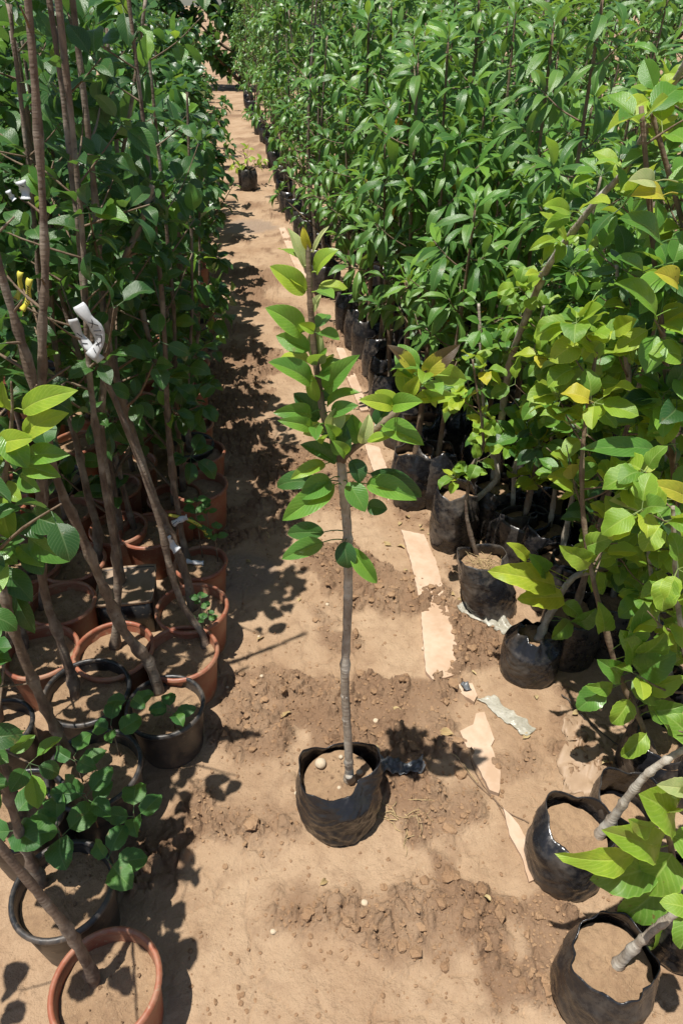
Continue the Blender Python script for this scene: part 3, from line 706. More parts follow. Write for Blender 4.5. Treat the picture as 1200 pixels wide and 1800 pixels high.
# ================================================================== LEFT BLOCK: POTTED SAPLINGS
CLEAR += [(At(156, 580, y_), .10 + .02 * (1.45 - y_)) for y_ in (1.42, 1.3, 1.18, 1.05, .92)] + [(At(40, 510, 1.44), .07), (At(40, 510, 1.34), .06), (At(45, 510, 1.24), .05)]
def keepL(over=0.10):
    return lambda p: p.x < xL(p.y) + over + 0.02 * math.sin(p.y * 9) and p.z > 0.22
def pot_plant(label, kind, rim, rx, h, tpx, mats=None, nleaf=90, t0=0.45, dY=0.0, ext=0.6, r0=0.013, seed=0, nbranch=9, blen=(.12, .32), L=(.062, .10),
              fill=0.80, species='pear', group='potted saplings beside the path', name='potted_sapling', over=0.09, bark='bark', shoots=(), extdir=None, keep=None, cat='sapling', base=None):
    rng = random.Random(100 + seed)
    c = G(rim[0], rim[1], h); root = thing(name, label, cat, Vector((c.x, c.y, 0)), group)
    R = rx * depth(c) / F
    zs = pot(root, R, h, {'t': 'terracotta', 'b': 'blackpot'}[kind], fill, seed)
    if tpx:
        b = base or tpx[0]
        P0 = G(b[0], b[1], zs - 0.012)
        off = Vector((P0.x - c.x, P0.y - c.y, 0))
        if off.length > R * 0.8: off *= R * 0.75 / off.length; P0 = Vector((c.x + off.x, c.y + off.y, P0.z))
        n = len(tpx) - 1
        pts = [P0] + [At(x, y, P0.y + dY * (i + 1) / n) for i, (x, y) in enumerate(tpx[1:])]
        if ext > 0:
            e = (pts[-1] - pts[-2]).normalized() if extdir is None else Vector(extdir).normalized()
            e = (e + Vector((0, 0, 0.5))).normalized()
            pts += [pts[-1] + e * ext * 0.5, pts[-1] + e * ext + Vector((0, 0, 0.05))]
        P, R_ = trunk(root, pts, r0 * .80, r0 * 0.34, bark, 9, 46, 0.24, rng)
        leaf_batch(root, P, R_, rng, species, mats or [('pear', 12), ('peartree', 1)], int(nleaf * .85), t0, 1.0, nbranch, blen, L, keep=keep or keepL(over), cluster=3)
    for (x, y, zz, n, Ls) in shoots:          # short leafy side shoots low down
        p = G(x, y, zz); q = [Vector((p.x, p.y, zs - 0.005)), p.lerp(Vector((p.x, p.y, zs)), 0.4), p]
        v, f, BP, BR = tube_geom([a - root.location for a in q], [0.0022, 0.0018, 0.0012], 5, 5, 0.05, rng)
        obj('shoot', mesh('shoot', v, f, 'bark_red'), root)
        for k in range(n):
            a = k * 2.4 + rng.random(); d = Vector((math.cos(a), math.sin(a), rng.uniform(0, .5)))
            put_leaf(root, q[1].lerp(p, (k + 1) / n), d, Vector((0, -.5, 1)) + rvec(rng) * 0.3, Ls * rng.uniform(.8, 1.2), 'small' if Ls < .05 else 'apple', 'small', rng)
    return root

pot_plant('leaning sapling in the black pot nearest the path, heart-shaped leaves over its sandy soil', 'b', (290, 1238), 68, 0.165,
          [(275, 1200), (262, 1165), (238, 1135), (215, 1105), (190, 1050), (165, 990), (135, 920), (103, 850), (80, 760), (50, 640), (20, 540)], nleaf=60, t0=0.6, dY=-0.05, ext=0.35, r0=0.0165, seed=1,
          shoots=((300, 1245, .21, 5, .06),), over=-0.36, blen=(.08, .2))
pot_plant('terracotta pot with a bent trunk rising from its right side, second along the path edge', 't', (318, 1145), 65, 0.165,
          [(362, 1138), (355, 1112), (330, 1078), (310, 1035), (296, 985), (284, 930), (262, 860), (238, 790), (205, 710), (180, 650), (160, 590), (148, 520), (140, 430), (132, 340)], nleaf=110, t0=0.58, dY=0.12, ext=0.5, r0=0.013, seed=2, over=0.02)
pot_plant('terracotta pot holding a tiny bright green shoot beside a thick dark trunk', 't', (337, 1066), 63, 0.165,
          [(340, 1075), (333, 1035), (322, 995), (308, 960), (283, 905), (262, 850), (240, 780), (222, 720), (204, 660), (190, 600), (180, 520), (175, 430)], nleaf=110, t0=0.55, dY=0.12, ext=0.5, r0=0.0175, seed=3, over=0.0,
          shoots=((352, 1048, .26, 6, .030), (365, 1075, .22, 6, .028), (348, 1085, .2, 5, .024)))
pot_plant('terracotta pot with pebbles on its soil and a yellow ribbon tied to the trunk', 't', (352, 987), 46, 0.15,
          [(322, 985), (320, 940), (312, 890), (304, 840), (297, 770), (293, 690), (290, 600), (284, 510), (275, 420), (268, 350)], nleaf=120, t0=0.45, dY=0.06, ext=0.4, r0=0.0125, seed=4, over=0.05,
          shoots=((345, 905, .3, 7, .04), (375, 925, .27, 6, .04)))
pot_plant('tall terracotta pot with small leafy weeds on its soil', 't', (350, 852), 49, 0.20,
          [(322, 865), (318, 800), (312, 740), (308, 660), (306, 560), (300, 480)], nleaf=130, t0=0.3, dY=0.05, ext=0.6, r0=0.012, seed=5, over=0.11,
          shoots=((345, 880, .27, 6, .045), (362, 890, .25, 5, .045)))
pot_plant('small terracotta pot with sunlit sandy soil behind the tall terracotta pot', 't', (352, 793), 43, 0.17,
          [(330, 795), (326, 740), (330, 680), (335, 600), (338, 520)], nleaf=140, t0=0.25, dY=0.05, ext=0.6, r0=0.011, seed=6, over=0.12)
pot_plant('terracotta pot half hidden under drooping pear leaves behind the small sunlit pot', 't', (338, 745), 36, 0.16,
          [(325, 745), (335, 690), (345, 620), (350, 550)], nleaf=150, t0=0.2, dY=0.05, ext=0.6, r0=0.011, seed=7, over=0.13)
pot_plant('wide black pot with grey rim and heart-shaped leaves hanging across it', 'b', (165, 1348), 82, 0.19,
          [(108, 1330), (100, 1285), (67, 1215), (37, 1143), (15, 1070), (-10, 980), (-40, 880)], nleaf=20, t0=0.6, dY=-0.02, ext=0.2, r0=0.015, seed=8, over=-0.2,
          shoots=((195, 1275, .27, 4, .075), (228, 1225, .27, 3, .06), (130, 1330, .25, 4, .065), (150, 1395, .28, 5, .075), (235, 1430, .22, 4, .08)))
pot_plant('black pot with a rough dark trunk between the wide black pot and the terracotta ones', 'b', (152, 1213), 75, 0.175,
          [(134, 1228), (125, 1185), (108, 1130), (90, 1080), (75, 1020), (70, 930), (72, 820), (74, 700), (76, 560), (80, 450)], nleaf=90, t0=0.6, dY=0.05, ext=0.5, r0=0.0155, seed=9, over=-0.30, blen=(.08, .2))
pot_plant('round terracotta pot with a short stub at its centre between two black pots', 't', (200, 1140), 69, 0.165,
          [(203, 1143), (205, 1090), (208, 1050), (204, 985), (197, 930), (186, 865), (176, 800), (168, 750), (160, 680), (154, 610), (150, 520), (146, 420)], nleaf=90, t0=0.58, dY=0.1, ext=0.5, r0=0.0135, seed=10, over=-0.16)
pot_plant('shaded terracotta pot of dark soil with dead sprigs beside the square black pot', 't', (109, 1058), 57, 0.165,
          [(75, 1075), (76, 1000), (80, 900), (78, 780), (72, 640), (70, 500)], nleaf=90, t0=0.5, dY=0.1, ext=0.5, r0=0.012, seed=11, over=-0.1)
pot_plant('shaded terracotta pot with a twiggy crown of grass behind the black pots', 't', (72, 1143), 64, 0.165,
          [(45, 1145), (35, 1090), (22, 1030), (5, 950), (-10, 860), (-20, 740)], nleaf=30, t0=0.5, dY=0.1, ext=0.2, r0=0.013, seed=12, over=-0.1)
pot_plant('terracotta pot in deep shade behind the square black pot', 't', (128, 985), 56, 0.165,
          [(178, 985), (172, 930), (155, 870), (140, 800), (125, 740), (110, 680), (95, 590), (85, 480)], nleaf=100, t0=0.5, dY=0.12, ext=0.5, r0=0.0165, seed=13, over=-0.05)
pot_plant('terracotta pot in shade holding two crossing stems behind the ribbon sapling', 't', (262, 930), 52, 0.165,
          [(225, 930), (215, 850), (195, 760), (172, 650), (150, 540), (160, 420), (200, 330)], nleaf=110, t0=0.45, dY=0.1, ext=0.4, r0=0.012, seed=14, over=0.0)
pot_plant('black pot at the block corner holding leaves with heart shapes', 'b', (-5, 1275), 60, 0.175,
          [(0, 1270), (-10, 1180), (-20, 1080), (-40, 950)], nleaf=40, t0=0.4, ext=0.4, r0=0.012, seed=15, over=-0.2, species='apple', mats=[('small', 1)])
pot_plant('black pot with round green leaves in front of the wide black pot', 'b', (35, 1420), 80, 0.18,
          [(40, 1440), (20, 1380), (0, 1320), (-25, 1230), (-50, 1120)], nleaf=46, t0=0.3, ext=0.3, r0=0.012, seed=16, over=-0.25, species='pear', mats=[('pear', 2), ('peartree', 1)], shoots=((20, 1440, .35, 4, .09),), L=(.07, .10))
pot_plant('black pot with a leaning grey stem at the open end of the block', 'b', (110, 1560), 88, 0.18,
          [(75, 1560), (45, 1490), (10, 1390), (-30, 1290)], nleaf=40, t0=0.4, ext=0.3, r0=0.012, seed=17, over=-0.25, species='pear', mats=[('pear', 1)], shoots=((100, 1450, .28, 5, .085), (190, 1510, .22, 4, .075)), L=(.07, .095))
pot_plant('terracotta pot at the open end of the block beside the leaning grey stem', 't', (185, 1730), 95, 0.18,
          [(170, 1730), (130, 1650), (60, 1560), (-30, 1450)], nleaf=36, t0=0.5, ext=0.2, r0=0.012, seed=18, over=-0.25, species='apple', mats=[('small', 1)], L=(.07, .09))

# square black pot with a thick stem, dusty soil
rng = random.Random(77)
c = G(222, 1028, 0.15); sq = thing('square_pot_sapling', 'square black pot with a pale worn rim among the round pots', 'sapling', Vector((c.x, c.y, 0)), 'potted saplings beside the path')
def sqwall(s0, s1, z0, z1, t):
    v = []; f = []
    for (s, z) in ((s0, z0), (s1, z1), (s1 - t, z1), (s0 - t, z0 + t)):
        for (a, b) in ((1, 1), (.8, 1.03), (0, 1.045), (-.8, 1.03), (-1, 1), (-1.03, .8), (-1.045, 0), (-1.03, -.8), (-1, -1), (-.8, -1.03), (0, -1.045), (.8, -1.03), (1, -1), (1.03, -.8), (1.045, 0), (1.03, .8)): v.append((a * s, b * s, z))
    for j in range(3):
        for i in range(16): f.append((j * 16 + i, j * 16 + (i + 1) % 16, (j + 1) * 16 + (i + 1) % 16, (j + 1) * 16 + i))
    f.append(tuple(range(15, -1, -1))); f.append(tuple(48 + i for i in range(16)))
    return v, f
p = obj('pot', mesh('pot', *sqwall(0.072, 0.083, -SINK, 0.15, 0.002), 'blackpot'), sq); p.rotation_euler.z = math.radians(8)
r_ = obj('rim', mesh('rim', *sqwall(0.0865, 0.087, 0.142, 0.154, 0.0045), 'mat_sheet'), p)
so = obj('soil', soil_mesh(0.0775, 0.006, 3, sq=True), sq, (0, 0, 0.118)); so.rotation_euler.z = math.radians(8)
P, R_ = trunk(sq, [G(212, 1035, .11), At(209, 990, c.y), At(200, 930, c.y), At(190, 850, c.y + .03), At(178, 760, c.y + .05), At(190, 600, c.y + .1), At(215, 470, c.y + .12), At(245, 400, c.y + .13), At(268, 325, c.y + .15)], 0.013, 0.007, 'bark', 9, 40, 0.2, rng)
leaf_batch(sq, P, R_, rng, 'pear', [('pear', 1)], 90, 0.5, 1.0, 8, keep=keepL(0.0))

# sunlit pear leaves of the plant at the outer corner (its pot stands outside the picture)
rng = random.Random(40)
c = G(-95, 1240); pb = thing('potted_pear_sapling', 'sunlit bright green pear sapling leaning in beside the shaded terracotta pots', 'sapling', Vector((c.x, c.y, 0)))
zs = pot(pb, 0.105, 0.17, 'terracotta', 0.8, 9)
YB = c.y - 0.26
P, R_ = trunk(pb, [Vector((c.x, c.y, zs - .01)), At(-60, 1100, YB + .03), At(-30, 980, YB), At(0, 880, YB), At(15, 800, YB), At(22, 720, YB), At(20, 670, YB)], 0.010, 0.0014, 'bark_red', 8, 30, 0.15, rng)
HB = [((40, 722), (133, 688), 46, 'lime'), ((42, 765), (118, 728), 44, 'lime'), ((10, 760), (48, 820), 50, 'peartree'), ((48, 800), (120, 800), 40, 'peartree'), ((40, 818), (105, 838), 38, 'peartree'),
      ((35, 835), (70, 862), 36, 'peartree'), ((5, 850), (37, 882), 32, 'lime'), ((5, 870), (20, 945), 50, 'lime'), ((55, 905), (114, 925), 52, 'pear'), ((35, 905), (75, 945), 40, 'pear'), ((50, 945), (120, 985), 44, 'peartree'),
      ((30, 960), (76, 995), 34, 'peartree'), ((50, 965), (75, 1008), 48, 'pear'), ((5, 1000), (55, 1055), 44, 'pear'), ((2, 700), (-8, 640), 30, 'lime'), ((0, 820), (-40, 800), 40, 'peartree'), ((15, 720), (5, 672), 26, 'lime'),
      ((0, 780), (60, 770), 40, 'lime'), ((0, 960), (30, 990), 40, 'peartree'), ((20, 1030), (60, 1110), 36, 'pear'), ((-10, 1000), (10, 1080), 40, 'pear')]
for i, (b, t, w, m) in enumerate(HB): hero_leaf(pb, P, b, t, w, m, 0.0, -0.03, .8, seed=200 + i, droop=0.8)

ORD = ['first', 'second', 'third', 'fourth', 'fifth', 'sixth', 'seventh', 'eighth', 'ninth', 'tenth']
# the rest of the left block, further along: pear saplings in pots, leaves one by one as long as they can be told apart
NEAR_END = 4.3
i = 0
for r in range(7):
    for cidx in range(6):
        Y = 2.52 + 0.27 * r + (0.1 if cidx % 2 else 0); x = xL(Y) - 0.11 - 0.225 * cidx
        if cidx >= 1: Y -= 0.25
        if x < -1.25 - 0.42 * (Y - 1.9): continue
        i += 1; rng = random.Random(300 + i); x += rng.uniform(-.03, .03)
        root = thing('potted_sapling', (ORD[r] + ' pear sapling along the path edge beyond the half hidden terracotta pot') if cidx == 0 else 'pear sapling with dark drooping leaves in the crowded shaded block beyond the terracotta pots', 'sapling', Vector((x, Y, 0)), 'pear saplings crowded in the shaded block')
        zs = pot(root, 0.098, 0.17, 'terracotta' if rng.random() < .7 else 'blackpot', .8, i)
        hgt = rng.uniform(1.35, 1.75) if cidx > 1 else rng.uniform(1.0, 1.25) + .2 * cidx; l = Vector((rng.uniform(-.10, .10), rng.uniform(-.1, .1), 0))
        pts = [Vector((x, Y, zs - .01)), Vector((x, Y, .5)) + l * .4, Vector((x, Y, 1.0)) + l, Vector((x, Y, hgt)) + l * 1.6]
        P, R_ = trunk(root, pts, rng.uniform(.009, .013), .004, 'bark', 7, 24, .15, rng)
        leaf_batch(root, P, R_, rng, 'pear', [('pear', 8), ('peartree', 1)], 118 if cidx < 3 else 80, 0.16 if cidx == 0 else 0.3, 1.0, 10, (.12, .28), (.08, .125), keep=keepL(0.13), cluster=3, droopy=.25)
# mid-depth filler between the front pots: taller crowns over the pots
for k, (x, Y) in enumerate(((-0.78, 1.95), (-1.02, 1.75), (-1.0, 2.05), (-0.62, 2.14), (-1.25, 2.1), (-0.86, 2.2), (-1.2, 1.55), (-1.12, 1.32))):
    rng = random.Random(500 + k)
    root = thing('potted_sapling', 'pear sapling with dark drooping leaves in the crowded shaded block beyond the terracotta pots', 'sapling', Vector((x, Y, 0)), 'pear saplings crowded in the shaded block')
    zs = pot(root, 0.098, 0.17, 'terracotta', .8, k)
    pts = [Vector((x, Y, zs - .01)), Vector((x + .02, Y, .55)), Vector((x - .02, Y + .03, 1.05)), Vector((x + .03, Y, 1.6))]
    P, R_ = trunk(root, pts, .012, .004, 'bark', 8, 24, .15, rng)
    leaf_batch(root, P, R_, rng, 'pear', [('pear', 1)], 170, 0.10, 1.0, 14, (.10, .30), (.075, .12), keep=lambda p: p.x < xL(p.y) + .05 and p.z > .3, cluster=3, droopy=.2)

# far end of both blocks
def far_plant(x, Y, hgt, species, mat, n, label, group, L, spread, seed, container='bag'):
    rng = random.Random(seed)
    root = thing('potted_sapling', label, 'sapling', Vector((x, Y, 0)), group)
    zs = 0.16
    if container == 'pot': zs = pot(root, .1, .17, 'terracotta', .8, seed)
    else: zs = bag(root, .095, .2, seed % 5, 'bag', res=20)
    P, R_ = trunk(root, [Vector((x, Y, zs - .01)), Vector((x + rng.uniform(-.04, .04), Y, hgt * .5)), Vector((x + rng.uniform(-.08, .08), Y, hgt))], .012, .004, 'bark', 6, 16, .12, rng)
    fo = Foliage()
    leaf_batch(root, P, R_, rng, species, [(mat, 1)], n, 0.2, 1.0, 12, (spread * .5, spread), L, cluster=4, joined=fo, droopy=.1)
    fo.build(root, mat)
k = 0
Y = 4.45
while Y < 17:
    for cidx in range(4 if Y < 7 else 3):
        k += 1; rr = random.Random(900 + k)
        far_plant(xL(Y) - .14 - (.30 + .02 * Y) * cidx + rr.uniform(-.06, .06), Y + rr.uniform(-.1, .1), rr.uniform(1.45, 1.9) - (.35 if cidx == 0 else 0), 'pear', 'pear', 240, 'distant pear sapling in the far end of the shaded block', 'pear saplings at the far end', (.08, .12), .34, 900 + k, 'pot')
    for cidx in range(7 if Y < 9 else 4):
        k += 1; rr = random.Random(1900 + k)
        far_plant(xR(Y) + .06 + (.32 + .02 * Y) * cidx + rr.uniform(-.06, .06), Y + .4 + rr.uniform(-.1, .1), rr.uniform(1.5, 1.95), 'lance', 'lance', 300, 'distant narrow-leaved sapling at the far end of the dense green block', 'narrow-leaved saplings at the far end', (.09, .13), .36, 1900 + k)
    Y += .42 if Y < 7 else .9
# tree line closing the view
for k in range(15):
    rng = random.Random(2500 + k); x = -14 + 1.9 * k + rng.uniform(-.4, .4); Y = 19.5 + rng.uniform(-1, 1.5); hh = rng.uniform(3.0, 4.2)
    root = thing('tree', 'broad dark green tree in the line closing off the nursery', 'tree', Vector((x, Y, 0)), 'trees closing off the nursery')
    P, R_ = trunk(root, [Vector((x, Y, -.05)), Vector((x + .1, Y, hh * .5)), Vector((x, Y, hh))], .09, .02, 'bark', 8, 16, .12, rng)
    fo = Foliage(); leaf_batch(root, P, R_, rng, 'pear', [('pear', 1)], 1700, 0.05, 1.0, 30, (.5, 1.3), (.24, .36), cluster=5, joined=fo, droopy=.1); fo.build(root, 'pear')

_lit = []
for k in range(4):
    rl = random.Random(4000 + k); v, f = [], []
    for q in range(34):
        a = rl.uniform(0, 6.28); r = .8 * math.sqrt(rl.random()); sz = rl.uniform(.012, .03) * (2.2 if rl.random() < .12 else 1); kq = len(v)
        for (x_, y_, z_) in ico: v.append((r * math.cos(a) + x_ * sz * rl.uniform(.6, 1.3), r * math.sin(a) + y_ * sz * rl.uniform(.6, 1.3), .03 + z_ * sz * .6))
        f += [tuple(i_ + kq for i_ in t_) for t_ in icof]
    _lit.append(mesh('soil_crumbs', v, f, 'clod', False))
for o in list(bpy.data.objects):
    if o.name.split('.')[0] == 'soil' and o.parent is not None and (o.parent.location - Vector((0, 1.2, 0))).length < 1.3:
        R0 = max(q.co.x for q in o.data.vertices); l_ = obj('soil_crumbs', _lit[len(o.name) % 4 if o.name[-1].isalpha() else int(o.name[-1]) % 4], o); l_.scale = (R0, R0, R0 * .8); l_['kind'] = 'stuff'
        l_.rotation_euler.z = hash(round(o.parent.location.x, 3)) % 6

# ================================================================== RIGHT BLOCK
# --- narrow-leaved saplings in black bags
def lance_plant(x, Y, hgt, seed, n, label, group, low=.33, bagR=.09, bagh=.24, spread=.23):
    rng = random.Random(seed)
    root = thing('bagged_sapling', label, 'sapling', Vector((x, Y, 0)), group)
    zs = bag(root, bagR, bagh, seed % 6, 'bag_dusty' if seed % 3 else 'bag', res=40, gather=.15)
    l = Vector((rng.uniform(-.07, .07), rng.uniform(-.07, .07), 0))
    P, R_ = trunk(root, [Vector((x, Y, zs - .01)), Vector((x, Y, hgt * .4)) + l * .4, Vector((x, Y, hgt * .7)) + l, Vector((x, Y, hgt)) + l * 1.3], rng.uniform(.009, .012), .004, 'bark_red', 7, 24, .12, rng)
    # shoots that end in whorls of narrow leaves
    k = len(P); nsh = max(6, n // 10); made = 0
    for s in range(nsh):
        t = low + (1 - low) * (s + .5) / nsh; i = min(int(t * (k - 1)), k - 2); a = s * 2.399 + rng.uniform(-.4, .4)
        ln = rng.uniform(.5, 1.1) * spread * (1.1 - .55 * (t - low) / (1 - low))
        d = Vector((math.cos(a), math.sin(a), rng.uniform(.1, .9)))
        tip = P[i] + d.normalized() * ln
        if s == nsh - 1: tip = P[-1] + Vector((0, 0, .03))
        ov = .10 + .12 * min(max(tip.y - 2.9, 0), 1)
        if tip.x < xR(tip.y) - ov: tip.x = xR(tip.y) - ov + rng.uniform(-.02, .05)
        q = [P[i], P[i].lerp(tip, .5) + Vector((0, 0, -.01)), tip]
        v, f, BP, BR = tube_geom([z - root.location for z in q], [.003, .0024, .0017], 5, 5, .05, rng)
        obj('branch', mesh('branch', v, f, 'bark_red'), root)
        ax = (tip - q[1]).normalized(); s1 = ax.cross(Vector((.2, .1, 1))).normalized(); s2 = ax.cross(s1)
        m = rng.choices(['lance', 'orange'], [60, 1])[0]
        nl = max(6, n // nsh + rng.randint(-1, 2)); young = rng.random() < .34
        for c_ in range(nl):
            w = c_ * 2.399 + rng.uniform(-.3, .3); u = c_ / nl
            d = (s1 * math.cos(w) + s2 * math.sin(w)) * (1.0 - .3 * u) + ax * (.1 + .9 * u) + Vector((0, 0, -.45 + .45 * u)) + rvec(rng) * .25
            nh = Vector((0, -.25, 1)) + rvec(rng) * .45
            put_leaf(root, tip - ax * (1 - u) * min(ln, .07), d, nh, rng.uniform(.105, .165) * (1 - .3 * u), 'lance', 'orange' if (m == 'orange' and c_ == 0) else ('peartree' if young and u > .5 else 'lance'), rng)
i = 0
for r in range(9):
    for cidx in range(8):
        Y = 2.36 + 0.23 * r + .10 * (cidx % 2); x = xR(Y) + .15 + .215 * cidx
        if x > 1.0 + .52 * (Y - 1.9): continue
        if cidx >= 4 and r % 2: continue
        i += 1; rng = random.Random(700 + i)
        lance_plant(x + rng.uniform(-.03, .03), Y + rng.uniform(-.03, .03), rng.uniform(1.05, 1.68), 700 + i, 130 if cidx < 3 else 110,
                    (ORD[r] + ' narrow-leaved sapling in the black bag row counted from the brown cut stem') if cidx == 0 else 'narrow-leaved green sapling in a black bag, crowded in the dense block beyond the boards', 'narrow-leaved saplings crowded in the dense block', low=.30 if cidx == 0 else .38)

def bag_plant(label, cpx, cy, R, h, tpx, species, mats, nleaf, seed, dY=0.0, ext=.2, r0=.009, t0=.3, nbranch=7, blen=(.06, .18), L=(.06, .09), bark='bark_grey', keep=None, lean=(0, 0), gather=.1, fold=None, mat='bag', fill=.78, group='saplings in black bags beside the path',
              extdir=None, base=None, cluster=3, Y0=None):
    rng = random.Random(seed)
    c = G(cpx, cy, h * .9); c.z = 0; c.x -= lean[0]; c.y -= lean[1]
    root = thing('bagged_sapling', label, 'sapling', c, group)
    zs = bag(root, R, h, seed % 9, mat, fill, fold, lean, gather, 84, rimvar=.09)
    b = base or tpx[0]; P0 = G(b[0], b[1], zs - .012); cc = Vector((c.x + lean[0] * fill, c.y + lean[1] * fill, P0.z)); off = P0 - cc
    if off.length > R * .7: P0 = cc + off * (R * .7 / off.length)
    n = len(tpx) - 1; pts = [P0] + [At(x, y, P0.y + dY * (k + 1) / n) for k, (x, y) in enumerate(tpx[1:])]
    if ext > 0:
        e = (pts[-1] - pts[-2]).normalized() if extdir is None else Vector(extdir).normalized()
        pts.append(pts[-1] + e * ext)
    P, R_ = trunk(root, pts, r0, r0 * .45, bark, 9, 44, .18, rng)
    leaf_batch(root, P, R_, rng, species, mats, nleaf, t0, 1.0, nbranch, blen, L, keep=keep, cluster=cluster)
    return root, P
AP = [('apple', 5), ('lime', 2), ('peartree', 1)]
AL = [('lime', 3), ('apple', 3), ('yellow', .25)]
kr = lambda p: p.x > xR(p.y) - .02 and p.z > .12
# gathered bag standing on the board edge
R3, PR3 = bag_plant('squat tied black bag standing alone in the sun beside the boards, stem bent sideways', 938, 1118, .082, .165, [(945, 1128), (958, 1095), (975, 1062), (990, 1035), (1012, 1012), (1050, 1000), (1080, 985), (1110, 958), (1140, 900), (1160, 830)],
          'apple', AP, 46, 21, dY=.12, ext=.2, r0=.011, t0=.45, gather=.38, mat='bag', fill=.84, blen=(.05, .14))
# leaning bag with dry grass on top
bl, PL = bag_plant('leaning black bag with dry grass on its soil and two thin stems', 845, 985, .085, .20, [(824, 955), (820, 910), (822, 860), (828, 820), (848, 790), (846, 740), (840, 700)], 'apple', AL, 46, 22, dY=.05, ext=.12, r0=.0065, t0=.3, lean=(-.05, .03), gather=.05, mat='bag_dusty', blen=(.04, .12), L=(.05, .075), bark='bark')
bag_plant('tall dusty black bag behind the leaning bag of dry grass', 803, 870, .085, .24, [(870, 880), (872, 840), (862, 790), (850, 720), (846, 640)], 'pear', [('peartree', 1), ('lance', 1)], 50, 23, dY=.1, r0=.010, t0=.45, mat='bag_dusty', keep=kr)
bag_plant('black bag with a brown cut stem beyond the tall dusty bag', 728, 800, .085, .24, [(735, 790), (738, 740), (742, 690), (748, 640)], 'lance', [('lance', 1)], 50, 24, ext=.3, r0=.013, t0=.5, bark='bark_red', mat='bag', keep=kr)
# apple sapling with the big lime crown
A1, PA = bag_plant('apple sapling with a dense lime green crown and thin grey stem over the sunny gap', 1165, 1300, .085, .16, [(1150, 1330), (1128, 1275), (1100, 1215), (1078, 1160), (1060, 1090), (1042, 1020), (1028, 940), (1022, 860), (1024, 780), (1036, 690), (1048, 615)],
          'apple', AL, 100, 25, dY=.28, ext=.02, r0=.0075, t0=.42, nbranch=13, blen=(.06, .17), L=(.06, .09), bark='bark_red', keep=lambda p: p.z > .5 and p.x > .10)
def shootleaves(root, P, lst, sp='apple', mats=('apple',), seed=0, dy=(0, -.03), face=.8):
    for i, (b, t, w, m) in enumerate(lst): hero_leaf(root, P, b, t, w, m, dy[0], dy[1], face, fold=.3 + .3 * ((i * 37) % 10) / 10, droop=.7 + .4 * ((i * 53) % 10) / 10, sp=sp, seed=seed + i)
shootleaves(A1, PA, [((1060, 1208), (1016, 1245), 44, 'peartree'), ((1075, 1210), (1030, 1205), 26, 'apple'), ((1105, 1230), (1075, 1270), 40, 'apple'), ((1110, 1195), (1160, 1230), 60, 'apple'), ((1130, 1210), (1200, 1190), 40, 'lime'),
    ((1120, 1180), (1185, 1150), 60, 'peartree'), ((1095, 1130), (1130, 1060), 44, 'peartree'), ((1060, 1110), (1050, 1060), 34, 'apple'), ((1140, 1250), (1200, 1240), 56, 'apple'), ((1135, 1290), (1092, 1328), 36, 'apple'), ((1110, 1160), (1090, 1110), 44, 'peartree'),
    ((1148, 1235), (1180, 1290), 44, 'peartree'), ((1090, 1190), (1050, 1160), 40, 'peartree'), ((1120, 1150), (1170, 1110), 50, 'apple'), ((1038, 990), (985, 960), 40, 'lime'), ((1030, 960), (1075, 945), 44, 'apple')], seed=400, dy=(-.02, -.04))
B3 = [((990, 1050), (912, 1053), 44, 'lime'), ((975, 1030), (862, 1005), 52, 'lime'), ((1000, 1090), (970, 1122), 34, 'apple'), ((925, 985), (890, 955), 24, 'lime'), ((960, 1010), (930, 975), 30, 'peartree'), ((1010, 1095), (1045, 1070), 40, 'peartree'), ((990, 1060), (1020, 1085), 40, 'apple')]
shootleaves(R3, PR3[:24], B3, seed=440, dy=(-.02, -.05))
# the pear with big leaves against the block's outer corner
kp = lambda p: p.z > .28 and p.x > .36
bag_plant('large-leaved pear sapling, tall and sunlit, beside the lime crowned apple sapling', 1235, 1190, .09, .2, [(1232, 1180), (1215, 1080), (1200, 980), (1188, 880), (1180, 780), (1172, 670), (1160, 560), (1150, 460), (1142, 370)],
          'pear', [('peartree', 3), ('lime', 1), ('pear', 1)], 120, 26, dY=.10, ext=.18, r0=.010, t0=.25, nbranch=14, blen=(.05, .16), L=(.075, .11), bark='bark_red', keep=kp)
bag_plant('second large-leaved pear sapling, pale leaves curling at its top', 1330, 1120, .09, .2, [(1330, 1110), (1310, 1000), (1290, 880), (1270, 740), (1240, 600), (1215, 450), (1190, 360)],
          'pear', [('peartree', 2), ('lime', 2)], 110, 27, dY=.06, ext=.2, r0=.010, t0=.2, nbranch=14, blen=(.06, .18), L=(.075, .11), bark='bark_red', keep=kp)
# grey branch crossing the dark block
gb, PG = bag_plant('sapling with a bare pale grey stem slanting across the dense green block', 872, 855, .09, .22, [(868, 850), (878, 760), (892, 660), (906, 605), (925, 555), (945, 505), (962, 470), (985, 435), (1010, 402), (1050, 350), (1095, 302), (1130, 240)],
          'pear', [('lime', 1)], 26, 28, dY=-.62, ext=.25, r0=.0125, t0=.8, nbranch=4, blen=(.05, .15), bark='bark_grey', L=(.06, .085))
shootleaves(gb, PG, [((995, 425), (950, 375), 30, 'lime'), ((1000, 372), (955, 362), 30, 'lime'), ((1000, 380), (958, 400), 26, 'apple'), ((975, 420), (930, 440), 20, 'lime'), ((970, 425), (955, 458), 18, 'lime'), ((985, 425), (975, 462), 24, 'lime'), ((1000, 415), (1012, 432), 22, 'lime'),
    ((985, 390), (955, 408), 26, 'apple'), ((945, 480), (922, 485), 16, 'lime'), ((950, 470), (945, 458), 12, 'lime')], sp='peartree', seed=470, dy=(-.02, -.05))
